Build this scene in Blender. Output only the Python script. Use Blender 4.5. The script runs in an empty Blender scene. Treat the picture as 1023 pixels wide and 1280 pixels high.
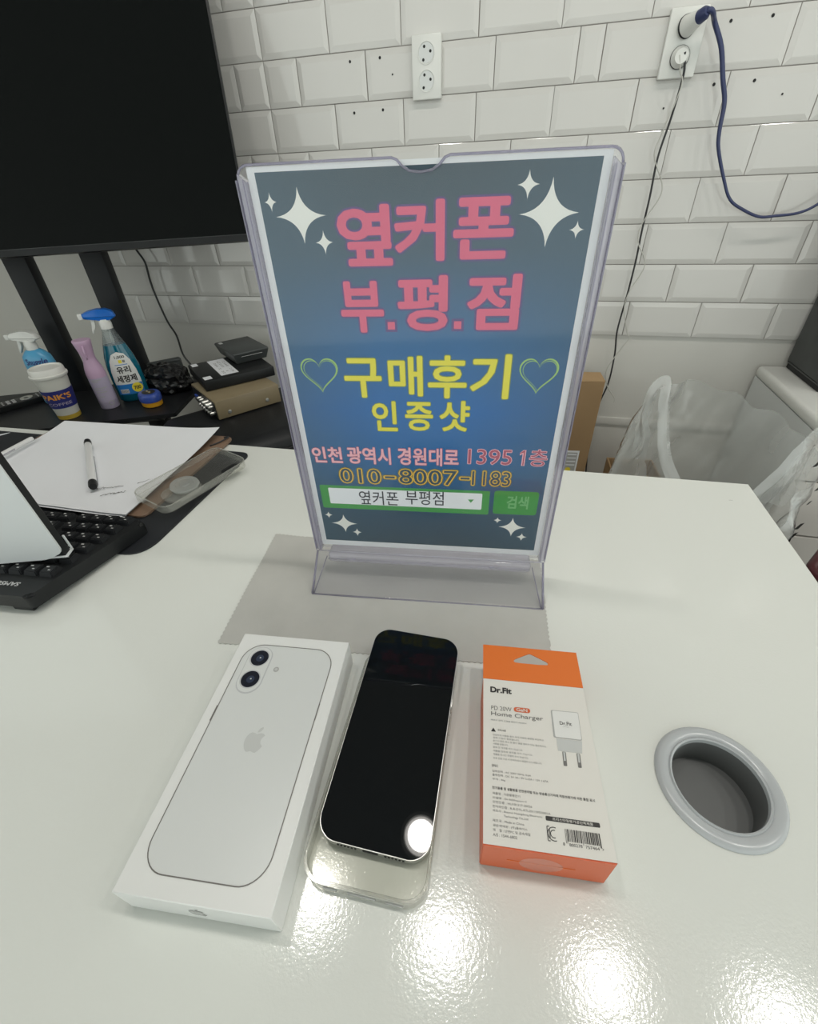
import bpy, bmesh, math, random
from mathutils import Vector, Matrix, noise
random.seed(7)
PI = math.pi
C = bpy.context.scene.collection
scene = bpy.context.scene

# ------------------------------------------------------------------ camera
W, H, F = 1023, 1280, 556.87
cam_d = bpy.data.cameras.new('camera')
cam = bpy.data.objects.new('camera', cam_d); C.objects.link(cam)
cr = Vector((0.97069, 0.23746, -0.03590)); cu = Vector((-0.11394, 0.58683, 0.80165)); cf = Vector((-0.21143, 0.77406, -0.59673))
cr.normalize(); cf = (cf - cr * cf.dot(cr)).normalized(); cu = cr.cross(cf)
m = Matrix.Identity(4)
for i in range(3):
    m[i][0] = cr[i]; m[i][1] = cu[i]; m[i][2] = -cf[i]
m.translation = (0.0692, -0.3143, 1.066)
cam.matrix_world = m
cam_d.sensor_fit = 'VERTICAL'; cam_d.sensor_height = 24.0; cam_d.lens = F / H * 24.0
cam_d.clip_start = 0.01
scene.camera = cam
scene.cycles.transparent_max_bounces = 40
# ------------------------------------------------------------------ world, lamps, exposure
world = bpy.data.worlds.new('shop_daylight'); scene.world = world; world.use_nodes = True
world.node_tree.nodes['Background'].inputs[0].default_value = (0.93, 1.0, 0.95, 1)
world.node_tree.nodes['Background'].inputs[1].default_value = 1.45
vs = scene.view_settings
vs.view_transform = 'Standard'; vs.look = 'None'; vs.gamma = 1.0; vs.use_curve_mapping = False
vs.exposure = 0.0
LAMP_W = 2.9
CEIL = 2.5
LAMPS = [(-0.446, 0.03), (0.022, 0.03), (0.541, 0.045), (1.037, 0.07), (1.53, 0.08)]

def lamp_light(x, y):
    l = bpy.data.lights.new('downlight_light', 'AREA'); l.shape = 'DISK'; l.size = 0.10
    l.energy = LAMP_W; l.color = (1.0, 0.965, 0.90)
    o = bpy.data.objects.new('downlight_light', l); C.objects.link(o)
    o.location = (x, y, CEIL - 0.012)
    return o

# ------------------------------------------------------------------ materials
def mat(name, col, rough=0.5, metal=0.0, spec=0.5, trans=0.0, coat=0.0, bump=None, var=None, ior=1.5, emit=0):
    m = bpy.data.materials.new(name); m.use_nodes = True
    nt = m.node_tree; b = nt.nodes['Principled BSDF']
    b.inputs['Base Color'].default_value = (*col, 1)
    b.inputs['Roughness'].default_value = rough; b.inputs['Metallic'].default_value = metal
    b.inputs['Specular IOR Level'].default_value = spec; b.inputs['IOR'].default_value = ior
    b.inputs['Transmission Weight'].default_value = trans; b.inputs['Coat Weight'].default_value = coat
    if emit:
        b.inputs['Emission Color'].default_value = (*col, 1); b.inputs['Emission Strength'].default_value = emit
    tc = None
    if bump or var:
        tc = nt.nodes.new('ShaderNodeTexCoord')
    if bump:
        sc, st, dist = bump
        n = nt.nodes.new('ShaderNodeTexNoise'); n.inputs['Scale'].default_value = sc; n.inputs['Detail'].default_value = 2
        bp = nt.nodes.new('ShaderNodeBump'); bp.inputs['Strength'].default_value = st; bp.inputs['Distance'].default_value = dist
        nt.links.new(tc.outputs['Object'], n.inputs['Vector']); nt.links.new(n.outputs['Fac'], bp.inputs['Height'])
        nt.links.new(bp.outputs['Normal'], b.inputs['Normal'])
    if var:
        sc, amt = var
        n = nt.nodes.new('ShaderNodeTexNoise'); n.inputs['Scale'].default_value = sc; n.inputs['Detail'].default_value = 4
        r = nt.nodes.new('ShaderNodeValToRGB')
        r.color_ramp.elements[0].position = 0.3; r.color_ramp.elements[1].position = 0.7
        r.color_ramp.elements[0].color = (*[max(0, c * (1 - amt)) for c in col], 1)
        r.color_ramp.elements[1].color = (*[min(1, c * (1 + amt)) for c in col], 1)
        nt.links.new(tc.outputs['Object'], n.inputs['Vector']); nt.links.new(n.outputs['Fac'], r.inputs['Fac'])
        nt.links.new(r.outputs['Color'], b.inputs['Base Color'])
    return m

def s2l(*c):
    return tuple(((v / 255) / 12.92 if v / 255 <= 0.04045 else ((v / 255 + 0.055) / 1.055) ** 2.4) for v in c)

def clear(name, tint, tint_fac=0.06, rough=0.04, ior=1.45, boost=1.0, diff=(0.85, 0.85, 0.9), scatter=0.0, bump=None):
    """thin clear plastic: transparent, a Fresnel gloss and a little milkiness"""
    m = bpy.data.materials.new(name); m.use_nodes = True
    nt = m.node_tree; nt.nodes.clear()
    out = nt.nodes.new('ShaderNodeOutputMaterial')
    tr = nt.nodes.new('ShaderNodeBsdfTransparent'); tr.inputs[0].default_value = (*tint, 1)
    gl = nt.nodes.new('ShaderNodeBsdfGlossy'); gl.inputs['Roughness'].default_value = rough
    lw = nt.nodes.new('ShaderNodeLayerWeight'); lw.inputs['Blend'].default_value = 0.5
    pw_ = nt.nodes.new('ShaderNodeMath'); pw_.operation = 'POWER'; pw_.inputs[1].default_value = 5.0
    fr = nt.nodes.new('ShaderNodeMath'); fr.operation = 'MULTIPLY_ADD'; fr.inputs[1].default_value = 0.96; fr.inputs[2].default_value = 0.04
    nt.links.new(lw.outputs['Facing'], pw_.inputs[0]); nt.links.new(pw_.outputs[0], fr.inputs[0])
    mx = nt.nodes.new('ShaderNodeMixShader')
    df = nt.nodes.new('ShaderNodeBsdfDiffuse'); df.inputs[0].default_value = (*diff, 1)
    tl = nt.nodes.new('ShaderNodeBsdfTranslucent'); tl.inputs[0].default_value = (*diff, 1)
    ad = nt.nodes.new('ShaderNodeMixShader'); ad.inputs[0].default_value = 0.5
    m2 = nt.nodes.new('ShaderNodeMixShader'); m2.inputs[0].default_value = scatter
    nt.links.new(df.outputs[0], ad.inputs[1]); nt.links.new(tl.outputs[0], ad.inputs[2])
    nt.links.new(tr.outputs[0], m2.inputs[1]); nt.links.new(ad.outputs[0], m2.inputs[2])
    mul = nt.nodes.new('ShaderNodeMath'); mul.operation = 'MULTIPLY'; mul.inputs[1].default_value = boost; mul.use_clamp = True
    nt.links.new(fr.outputs[0], mul.inputs[0]); nt.links.new(mul.outputs[0], mx.inputs[0])
    nt.links.new(m2.outputs[0], mx.inputs[1]); nt.links.new(gl.outputs[0], mx.inputs[2])
    nt.links.new(mx.outputs[0], out.inputs[0])
    if bump:
        tc = nt.nodes.new('ShaderNodeTexCoord'); n = nt.nodes.new('ShaderNodeTexNoise'); n.inputs['Scale'].default_value = bump[0]
        bp = nt.nodes.new('ShaderNodeBump'); bp.inputs['Strength'].default_value = bump[1]; bp.inputs['Distance'].default_value = bump[2]
        nt.links.new(tc.outputs['Object'], n.inputs['Vector']); nt.links.new(n.outputs['Fac'], bp.inputs['Height'])
        for s in (gl, df): nt.links.new(bp.outputs['Normal'], s.inputs['Normal'])
    return m

M = {}
M['tile'] = mat('glazed_white_tile', (0.63, 0.615, 0.59), 0.10, spec=0.55, bump=(14, 0.12, 0.004), var=(3, 0.03))
M['grout'] = mat('grout', (0.30, 0.28, 0.26), 0.9)
M['wall'] = mat('painted_wall', (0.62, 0.605, 0.57), 0.6, var=(2.5, 0.03))
M['ceiling'] = mat('ceiling_paint', (0.42, 0.42, 0.41), 0.9, var=(1.5, 0.02))
M['floor'] = mat('floor_tile', (0.42, 0.40, 0.37), 0.4, var=(5, 0.08))
M['table'] = mat('white_laminate', (0.71, 0.725, 0.69), 0.10, spec=0.5, bump=(650, 0.10, 0.0006), var=(1.2, 0.01))
M['counter'] = mat('counter_side', (0.7, 0.7, 0.68), 0.5, var=(2, 0.02))
M['black'] = mat('black_plastic', (0.012, 0.013, 0.014), 0.40, spec=0.3, var=(20, 0.15))
M['black_satin'] = mat('black_satin_metal', (0.014, 0.015, 0.017), 0.42, spec=0.25, var=(8, 0.1))
M['leather'] = mat('black_leather', (0.011, 0.012, 0.014), 0.42, spec=0.3, bump=(160, 0.25, 0.001), var=(20, 0.1))
M['screen'] = mat('television_glass', (0.004, 0.005, 0.005), 0.06, spec=0.18, var=(1, 0.1))
M['glass_black'] = mat('phone_glass', (0.004, 0.005, 0.006), 0.02, spec=0.25, var=(1, 0.1))
M['alu'] = mat('silver_aluminium', (0.60, 0.60, 0.59), 0.35, metal=1.0, var=(30, 0.03))
M['steel'] = mat('steel', (0.62, 0.61, 0.58), 0.3, metal=1.0, var=(30, 0.05))
M['white_plastic'] = mat('white_plastic', (0.74, 0.74, 0.71), 0.35, var=(8, 0.02))
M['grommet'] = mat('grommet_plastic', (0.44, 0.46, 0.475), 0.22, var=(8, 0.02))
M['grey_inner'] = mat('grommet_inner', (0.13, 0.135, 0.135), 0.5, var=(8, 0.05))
M['hole'] = mat('dark_hole', (0.02, 0.02, 0.02), 0.8)
M['paper'] = mat('white_paper', (0.76, 0.77, 0.80), 0.75, var=(6, 0.015))
M['box_white'] = mat('white_card', (0.74, 0.745, 0.73), 0.35, var=(4, 0.01))
M['box_print'] = mat('pale_print', (0.64, 0.655, 0.645), 0.3, var=(4, 0.01))
M['line_grey'] = mat('grey_line_print', (0.16, 0.15, 0.14), 0.4)
M['logo_grey'] = mat('pale_grey_print', (0.545, 0.555, 0.545), 0.25)
M['logo_side'] = mat('grey_foil_print', (0.42, 0.42, 0.41), 0.25)
M['lens_ring'] = mat('lens_ring_print', (0.52, 0.53, 0.54), 0.25)
M['lens'] = mat('lens_print', (0.010, 0.012, 0.022), 0.15)
M['lens_blue'] = mat('lens_inner_print', (0.03, 0.04, 0.07), 0.15)
M['orange'] = mat('orange_card', s2l(222, 112, 38), 0.45, var=(6, 0.02))
M['orange_dark'] = mat('red_orange_card', s2l(206, 98, 58), 0.42, var=(6, 0.02))
M['card'] = mat('matt_white_card', (0.71, 0.69, 0.645), 0.5, var=(6, 0.01))
M['ink'] = mat('black_ink', (0.025, 0.023, 0.022), 0.5)
M['ink_grey'] = mat('dark_grey_ink', (0.16, 0.155, 0.15), 0.5)
M['ink_mid'] = mat('grey_ink', (0.40, 0.40, 0.39), 0.5)
M['cloth'] = mat('grey_microfibre', (0.46, 0.455, 0.43), 0.85, bump=(900, 0.2, 0.0004), var=(25, 0.05))
M['cloth_edge'] = mat('grey_microfibre_edge', (0.36, 0.36, 0.34), 0.9)
M['mat'] = mat('desk_mat', (0.010, 0.012, 0.016), 0.55, bump=(500, 0.2, 0.0004), var=(15, 0.1))
M['kraft'] = mat('kraft_cardboard', s2l(150, 122, 88), 0.8, var=(9, 0.05))
M['kraft_light'] = mat('kraft_cardboard_top', s2l(172, 142, 104), 0.8, var=(9, 0.04))
M['hardboard'] = mat('brown_hardboard', s2l(128, 104, 86), 0.5, var=(40, 0.08))
M['khaki'] = mat('khaki_metal', s2l(138, 124, 98), 0.4, spec=0.5, var=(30, 0.03))
M['navy'] = mat('navy_print', s2l(42, 46, 118), 0.5, var=(8, 0.03))
M['cup'] = mat('white_cup_card', (0.66, 0.65, 0.60), 0.5, var=(8, 0.02))
M['lid'] = mat('white_cup_lid', (0.74, 0.73, 0.69), 0.35, var=(8, 0.02))
M['gold'] = mat('mustard_print', s2l(190, 160, 60), 0.5)
M['orange_text'] = mat('orange_print', s2l(222, 150, 70), 0.5)
M['lilac_dark'] = mat('lilac_cap', s2l(192, 160, 188), 0.4, var=(10, 0.02))
M['lilac'] = mat('lilac_bottle', s2l(176, 166, 188), 0.35, var=(30, 0.06))
M['teal'] = mat('teal_cleaner', s2l(10, 100, 122), 0.12, coat=0.6, var=(6, 0.15))
M['bluehead'] = mat('blue_trigger', s2l(18, 104, 196), 0.3, var=(6, 0.03))
M['lightblue'] = mat('light_blue_bottle', s2l(86, 164, 206), 0.3, var=(14, 0.1))
M['label_white'] = mat('label_white', (0.72, 0.72, 0.70), 0.4, var=(6, 0.01))
M['label_blue'] = mat('label_blue', s2l(36, 118, 190), 0.4)
M['yellow'] = mat('yellow_print', s2l(232, 212, 60), 0.5)
M['tub_blue'] = mat('tub_lid_blue', s2l(58, 84, 168), 0.3, var=(10, 0.03))
M['tub_yellow'] = mat('tub_yellow', s2l(222, 160, 40), 0.35, var=(10, 0.03))
M['bag_black'] = mat('black_film', (0.010, 0.010, 0.011), 0.22, bump=(60, 0.4, 0.002), var=(20, 0.1))
M['cable_navy'] = mat('navy_cable', s2l(50, 58, 96), 0.4, var=(20, 0.05))
M['cable_black'] = mat('black_cable', (0.02, 0.02, 0.022), 0.4, var=(20, 0.05))
M['cable_grey'] = mat('grey_cable', (0.30, 0.29, 0.27), 0.4, var=(20, 0.05))
M['cable_white'] = mat('pale_cable', (0.50, 0.49, 0.45), 0.4, var=(20, 0.05))
M['cab_side'] = mat('cabinet_side', (0.68, 0.695, 0.69), 0.5, var=(5, 0.03))
M['cab_front'] = mat('cabinet_front', (0.66, 0.62, 0.585), 0.45, var=(5, 0.02))
M['cab_top'] = mat('cabinet_top', (0.70, 0.70, 0.67), 0.35, var=(5, 0.02))
M['red_dark'] = mat('dark_red_plastic', s2l(70, 16, 26), 0.35, var=(8, 0.05))
M['grey_mesh'] = mat('dark_grey_panel', (0.05, 0.055, 0.055), 0.45, var=(20, 0.15))
M['key'] = mat('keycap', (0.012, 0.013, 0.015), 0.45, spec=0.3, var=(30, 0.1))
M['legend'] = mat('key_legend', (0.55, 0.55, 0.55), 0.5)
M['pen_white'] = mat('pen_white', (0.72, 0.72, 0.72), 0.3, var=(10, 0.02))
M['slab_white'] = mat('white_cover', (0.62, 0.64, 0.65), 0.4, var=(3, 0.015))
M['lamp'] = mat('lamp_diffuser', (1.0, 0.96, 0.9), 0.5, emit=14.0)
M['acrylic'] = clear('acrylic_sheet', (0.99, 0.99, 0.995), rough=0.06, boost=0.6, scatter=0.006)
M['acrylic_edge'] = clear('acrylic_edge', (0.90, 0.89, 0.94), rough=0.08, boost=1.8, scatter=0.30, diff=(0.90, 0.89, 0.95))
M['acrylic_base'] = clear('acrylic_base', (0.96, 0.96, 0.97), rough=0.05, boost=1.0, scatter=0.04)
M['acrylic_line'] = clear('acrylic_rim', (0.62, 0.61, 0.72), rough=0.08, boost=1.8, scatter=0.35, diff=(0.62, 0.60, 0.72))
M['tpu'] = clear('clear_case', (0.965, 0.965, 0.945), rough=0.12, boost=1.0, scatter=0.05, diff=(0.80, 0.80, 0.76))
M['tpu_rim'] = clear('clear_case_rim', (0.97, 0.97, 0.955), rough=0.12, boost=1.6, scatter=0.14, diff=(0.78, 0.78, 0.74))
M['bag'] = clear('thin_white_film', (0.97, 0.975, 0.97), rough=0.18, boost=2.2, scatter=0.30, diff=(0.88, 0.90, 0.89), bump=(38, 0.6, 0.005))
M['bottle_clear'] = clear('clear_bottle', (0.82, 0.86, 0.87), rough=0.05, boost=1.3, scatter=0.12, diff=(0.6, 0.65, 0.66))
M['pen_clear'] = clear('clear_pen_cap', (0.85, 0.85, 0.86), rough=0.1, boost=1.3, scatter=0.25)
# poster print colours
M['pink'] = mat('pink_print', s2l(220, 96, 128), 0.5, var=(60, 0.03))
M['magenta'] = mat('purple_glow_print', s2l(88, 66, 124), 0.5)
M['pyellow'] = mat('yellow_letter_print', s2l(232, 222, 70), 0.5)
M['pyellow_rim'] = mat('olive_letter_rim', s2l(120, 138, 84), 0.5)
M['ppink'] = mat('pale_pink_letter', s2l(242, 184, 192), 0.5)
M['ppink_rim'] = mat('rose_letter_rim', s2l(176, 84, 106), 0.5)
M['neon'] = mat('amber_neon_print', s2l(236, 194, 74), 0.5)
M['neon_rim'] = mat('amber_glow_print', s2l(116, 112, 84), 0.5)
M['neon_core'] = mat('neon_core_print', s2l(58, 80, 98), 0.5)
M['star'] = mat('star_print', s2l(236, 236, 230), 0.5)
M['heart'] = mat('lime_print', s2l(158, 200, 112), 0.5)
M['green'] = mat('green_print', s2l(74, 156, 82), 0.5, var=(30, 0.04))
M['green_dark'] = mat('green_button_print', s2l(66, 150, 74), 0.5, var=(30, 0.04))
M['green_pale'] = mat('pale_green_letter', s2l(120, 184, 122), 0.5)
M['pwhite'] = mat('poster_white', s2l(236, 238, 242), 0.5)
M['pmargin'] = mat('poster_paper', (0.76, 0.77, 0.79), 0.5, var=(20, 0.01))
M['pink_dark'] = mat('charcoal_letter', s2l(56, 58, 66), 0.5)

def poster_mat():
    m = bpy.data.materials.new('blue_gradient_print'); m.use_nodes = True
    nt = m.node_tree; b = nt.nodes['Principled BSDF']; b.inputs['Roughness'].default_value = 0.5
    tc = nt.nodes.new('ShaderNodeTexCoord'); sp = nt.nodes.new('ShaderNodeSeparateXYZ')
    nt.links.new(tc.outputs['Object'], sp.inputs[0])
    mr = nt.nodes.new('ShaderNodeMapRange'); mr.inputs[1].default_value = 0.037; mr.inputs[2].default_value = 0.323
    nt.links.new(sp.outputs['Z'], mr.inputs[0])
    r = nt.nodes.new('ShaderNodeValToRGB'); nt.links.new(mr.outputs[0], r.inputs[0])
    cr_ = r.color_ramp; cols = [(0.0, (58, 78, 90)), (0.14, (54, 82, 104)), (0.32, (34, 102, 158)), (0.48, (22, 104, 174)), (0.66, (44, 104, 154)), (0.85, (56, 84, 104)), (1.0, (50, 72, 84))]
    cr_.elements[0].position = cols[0][0]; cr_.elements[0].color = (*s2l(*cols[0][1]), 1)
    cr_.elements[1].position = 1.0; cr_.elements[1].color = (*s2l(*cols[-1][1]), 1)
    for p, c in cols[1:-1]:
        e = cr_.elements.new(p); e.color = (*s2l(*c), 1)
    ab = nt.nodes.new('ShaderNodeMath'); ab.operation = 'ABSOLUTE'; nt.links.new(sp.outputs['X'], ab.inputs[0])
    m2 = nt.nodes.new('ShaderNodeMapRange'); m2.inputs[1].default_value = 0.03; m2.inputs[2].default_value = 0.10; m2.inputs[3].default_value = 0.0; m2.inputs[4].default_value = 0.55
    nt.links.new(ab.outputs[0], m2.inputs[0])
    mx = nt.nodes.new('ShaderNodeMix'); mx.data_type = 'RGBA'
    nt.links.new(m2.outputs[0], mx.inputs[0]); nt.links.new(r.outputs[0], mx.inputs[6]); mx.inputs[7].default_value = (*s2l(58, 88, 106), 1)
    nt.links.new(mx.outputs[2], b.inputs['Base Color'])
    return m
M['poster'] = poster_mat()

# ------------------------------------------------------------------ mesh helpers
def link(name, me, material, parent=None, smooth=False):
    o = bpy.data.objects.new(name, me); C.objects.link(o)
    if material is not None and not me.materials:
        me.materials.append(material)
    if smooth:
        for p in me.polygons: p.use_smooth = True
    if parent is not None: o.parent = parent
    return o

def bm_obj(name, bm, material, parent=None, smooth=False):
    me = bpy.data.meshes.new(name)
    bmesh.ops.recalc_face_normals(bm, faces=bm.faces[:])
    bm.to_mesh(me); bm.free()
    return link(name, me, material, parent, smooth)

def auto_smooth(o, ang=35):
    me = o.data
    for p in me.polygons: p.use_smooth = True
    try: me.set_sharp_from_angle(angle=math.radians(ang))
    except Exception: pass
    return o

def thing(name, label, cat, loc=(0, 0, 0), rz=0, group=None, rot=None):
    o = bpy.data.objects.new(name, None); C.objects.link(o)
    o.empty_display_size = 0.02
    o.location = loc; o.rotation_euler = rot if rot else (0, 0, rz)
    return tag(o, label, cat, group)

def tag(o, label, cat, group=None):
    o['label'] = label; o['category'] = cat
    if group: o['group'] = group
    return o

def struct(o, label=None):
    o['kind'] = 'structure'
    if label: o['label'] = label
    return o

def add_box(bm, x0, x1, y0, y1, z0, z1, bev=0, seg=2):
    r = bmesh.ops.create_cube(bm, size=1.0)
    for v in r['verts']:
        v.co = Vector((x0 + (v.co.x + .5) * (x1 - x0), y0 + (v.co.y + .5) * (y1 - y0), z0 + (v.co.z + .5) * (z1 - z0)))
    if bev:
        es = list({e for v in r['verts'] for e in v.link_edges})
        bmesh.ops.bevel(bm, geom=es, offset=bev, segments=seg, affect='EDGES', profile=0.5)

def box(name, b, material, parent=None, bev=0.0, seg=2):
    bm = bmesh.new(); add_box(bm, *b, bev=bev, seg=seg)
    o = bm_obj(name, bm, material, parent)
    if bev: auto_smooth(o, 40)
    return o

def add_prism(bm, poly, z0, z1, bev=0, seg=2):
    """poly: list of (x, y); extruded along z"""
    vs0 = [bm.verts.new((x, y, z0)) for x, y in poly]; vs1 = [bm.verts.new((x, y, z1)) for x, y in poly]
    n = len(poly)
    fb = bm.faces.new(vs0[::-1]); ft = bm.faces.new(vs1)
    for i in range(n):
        bm.faces.new((vs0[i], vs0[(i + 1) % n], vs1[(i + 1) % n], vs1[i]))
    if bev:
        es = list(ft.edges) + list(fb.edges)
        bmesh.ops.bevel(bm, geom=es, offset=bev, segments=seg, affect='EDGES', profile=0.5)

def prism(name, poly, z0, z1, material, parent=None, bev=0, seg=2, smooth=True):
    bm = bmesh.new(); add_prism(bm, poly, z0, z1, bev, seg)
    o = bm_obj(name, bm, material, parent)
    if smooth: auto_smooth(o, 40)
    return o

def rr(w, h, r, n=8, cx=0, cy=0):
    pts = []
    for sx, sy, a0 in ((1, 1, 0), (-1, 1, PI / 2), (-1, -1, PI), (1, -1, 3 * PI / 2)):
        for i in range(n + 1):
            a = a0 + PI / 2 * i / n
            pts.append((cx + sx * (w / 2 - r) + r * math.cos(a), cy + sy * (h / 2 - r) + r * math.sin(a)))
    return pts

def round_poly(poly, r, n=5):
    out = []; k = len(poly)
    rs = r if isinstance(r, (list, tuple)) else [r] * k
    for i in range(k):
        p = Vector(poly[i]).to_2d(); a = (Vector(poly[i - 1]).to_2d() - p).normalized(); b = (Vector(poly[(i + 1) % k]).to_2d() - p).normalized()
        d = rs[i]
        if d <= 0: out.append(tuple(p)); continue
        p0 = p + a * d; p1 = p + b * d
        for j in range(n + 1):
            t = j / n; q = p0 * (1 - t) ** 2 + p * 2 * t * (1 - t) + p1 * t * t
            out.append((q.x, q.y))
    return out

def ring_prism(bm, outer, inner, z0, z1):
    n = len(outer)
    V = [[bm.verts.new((x, y, z)) for x, y in P] for P in (outer, inner) for z in (z0, z1)]
    o0, o1, i0, i1 = V
    for i in range(n):
        j = (i + 1) % n
        bm.faces.new((o0[i], o0[j], o1[j], o1[i])); bm.faces.new((i0[j], i0[i], i1[i], i1[j]))
        bm.faces.new((o1[i], o1[j], i1[j], i1[i])); bm.faces.new((o0[j], o0[i], i0[i], i0[j]))

def add_lathe(bm, prof, seg=32, cx=0, cy=0, sx=1, sy=1, cap=True):
    rings = []
    for r, z in prof:
        if r < 1e-6: rings.append([bm.verts.new((cx, cy, z))])
        else: rings.append([bm.verts.new((cx + sx * r * math.cos(2 * PI * i / seg), cy + sy * r * math.sin(2 * PI * i / seg), z)) for i in range(seg)])
    for a, b in zip(rings, rings[1:]):
        for i in range(seg):
            j = (i + 1) % seg
            if len(a) == 1 and len(b) == 1: continue
            if len(a) == 1: bm.faces.new((a[0], b[i], b[j]))
            elif len(b) == 1: bm.faces.new((a[j], a[i], b[0]))
            else: bm.faces.new((a[i], a[j], b[j], b[i]))
    if cap:
        if len(rings[0]) > 1: bm.faces.new(rings[0][::-1])
        if len(rings[-1]) > 1: bm.faces.new(rings[-1])

def lathe(name, prof, material, parent=None, seg=32, sx=1, sy=1, cx=0, cy=0, cap=True, ang=40):
    bm = bmesh.new(); add_lathe(bm, prof, seg, cx, cy, sx, sy, cap)
    return auto_smooth(bm_obj(name, bm, material, parent), ang)

def smooth_path(pts, sub=4):
    P = [Vector(p) for p in pts]; out = []
    for i in range(len(P) - 1):
        p0 = P[max(i - 1, 0)]; p1 = P[i]; p2 = P[i + 1]; p3 = P[min(i + 2, len(P) - 1)]
        for k in range(sub):
            t = k / sub
            out.append(0.5 * ((2 * p1) + (p2 - p0) * t + (2 * p0 - 5 * p1 + 4 * p2 - p3) * t * t + (3 * p1 - p0 - 3 * p2 + p3) * t ** 3))
    out.append(P[-1]); return out

def add_tube(bm, pts, r, seg=8, sub=4):
    P = smooth_path(pts, sub) if sub > 1 else [Vector(p) for p in pts]
    rad = r if callable(r) else (lambda t: r)
    prev = None; n0 = None; N = len(P)
    for i, p in enumerate(P):
        t = (P[min(i + 1, N - 1)] - P[max(i - 1, 0)]).normalized()
        if n0 is None: n0 = t.orthogonal().normalized()
        n0 = (n0 - t * n0.dot(t)).normalized(); b = t.cross(n0); R = rad(i / (N - 1))
        ring = [bm.verts.new(p + n0 * (R * math.cos(2 * PI * k / seg)) + b * (R * math.sin(2 * PI * k / seg))) for k in range(seg)]
        if prev:
            for k in range(seg): bm.faces.new((prev[k], prev[(k + 1) % seg], ring[(k + 1) % seg], ring[k]))
        else: bm.faces.new(ring[::-1])
        prev = ring
    bm.faces.new(prev)

def tube(name, pts, r, material, parent=None, seg=8, sub=4):
    bm = bmesh.new(); add_tube(bm, pts, r, seg, sub)
    return bm_obj(name, bm, material, parent, True)

# ---- lettering: text curve -> flat mesh -> mapped onto a surface with f(u, v, lift)
_tc = {}
def text_bm(s, off=0.0, res=3):
    key = (s, round(off, 4), res)
    if key not in _tc:
        cu_ = bpy.data.curves.new('lettering', 'FONT'); cu_.body = s; cu_.size = 1.0; cu_.offset = off; cu_.resolution_u = res
        o = bpy.data.objects.new('lettering_source', cu_); C.objects.link(o)
        dg = bpy.context.evaluated_depsgraph_get()
        me = bpy.data.meshes.new_from_object(o.evaluated_get(dg))
        bpy.data.objects.remove(o); bpy.data.curves.remove(cu_)
        _tc[key] = me
    return _tc[key]

def bounds(me):
    xs = [v.co.x for v in me.vertices]; ys = [v.co.y for v in me.vertices]
    return min(xs), max(xs), min(ys), max(ys)

def lettering(name, s, rect, f, material, parent, off=0.0, lift=0.0003, cuts=0, flip=False, res=3):
    u0, u1, v0, v1 = rect
    base = text_bm(s, 0.0, res); me0 = base
    if not base.vertices: return None
    bx0, bx1, by0, by1 = bounds(base)
    bm = bmesh.new()
    nc = 1 if off <= 0 else (8 if off < 0.03 else 12)
    for k in range(nc + (1 if nc > 1 else 0)):       # bold strokes: copies of the letter shifted round a small circle
        n0 = len(bm.verts); bm.from_mesh(me0); bm.verts.ensure_lookup_table()
        if off > 0 and k < nc:
            a = 2 * PI * k / nc
            for v in bm.verts[n0:]: v.co.x += off * math.cos(a); v.co.y += off * math.sin(a)
        for v in bm.verts[n0:]: v.co.z = k * 5e-6
    for v in bm.verts:
        v.co.x = u0 + (v.co.x - bx0) / (bx1 - bx0) * (u1 - u0); v.co.y = v0 + (v.co.y - by0) / (by1 - by0) * (v1 - v0)
    if cuts:
        for k in range(1, cuts):
            x = u0 + (u1 - u0) * k / cuts
            bmesh.ops.bisect_plane(bm, geom=bm.verts[:] + bm.edges[:] + bm.faces[:], plane_co=(x, 0, 0), plane_no=(1, 0, 0))
    for v in bm.verts: v.co = Vector(f(v.co.x, v.co.y, lift + v.co.z))
    me = bpy.data.meshes.new(name); bm.to_mesh(me); bm.free()
    return link(name, me, material, parent)

def decal(name, poly, f, material, parent, lift=0.0002, cuts=0, holes=None):
    bm = bmesh.new()
    if holes:
        n = len(poly); a = [bm.verts.new((x, y, 0)) for x, y in poly]; b = [bm.verts.new((x, y, 0)) for x, y in holes]
        for i in range(n): bm.faces.new((a[i], a[(i + 1) % n], b[(i + 1) % n], b[i]))
    else:
        bm.faces.new([bm.verts.new((x, y, 0)) for x, y in poly])
    if cuts:
        bmesh.ops.triangulate(bm, faces=bm.faces[:])
        xs = [p[0] for p in poly]; ys = [p[1] for p in poly]
        for k in range(1, cuts):
            bmesh.ops.bisect_plane(bm, geom=bm.verts[:] + bm.edges[:] + bm.faces[:], plane_co=(min(xs) + (max(xs) - min(xs)) * k / cuts, 0, 0), plane_no=(1, 0, 0))
            bmesh.ops.bisect_plane(bm, geom=bm.verts[:] + bm.edges[:] + bm.faces[:], plane_co=(0, min(ys) + (max(ys) - min(ys)) * k / cuts, 0), plane_no=(0, 1, 0))
    for v in bm.verts: v.co = Vector(f(v.co.x, v.co.y, lift))
    me = bpy.data.meshes.new(name); bm.to_mesh(me); bm.free()
    return link(name, me, material, parent)

def rect_poly(u0, u1, v0, v1): return [(u0, v0), (u1, v0), (u1, v1), (u0, v1)]
def circ(cx, cy, r, n=24, ry=None): return [(cx + r * math.cos(2 * PI * i / n), cy + (ry or r) * math.sin(2 * PI * i / n)) for i in range(n)]

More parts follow.
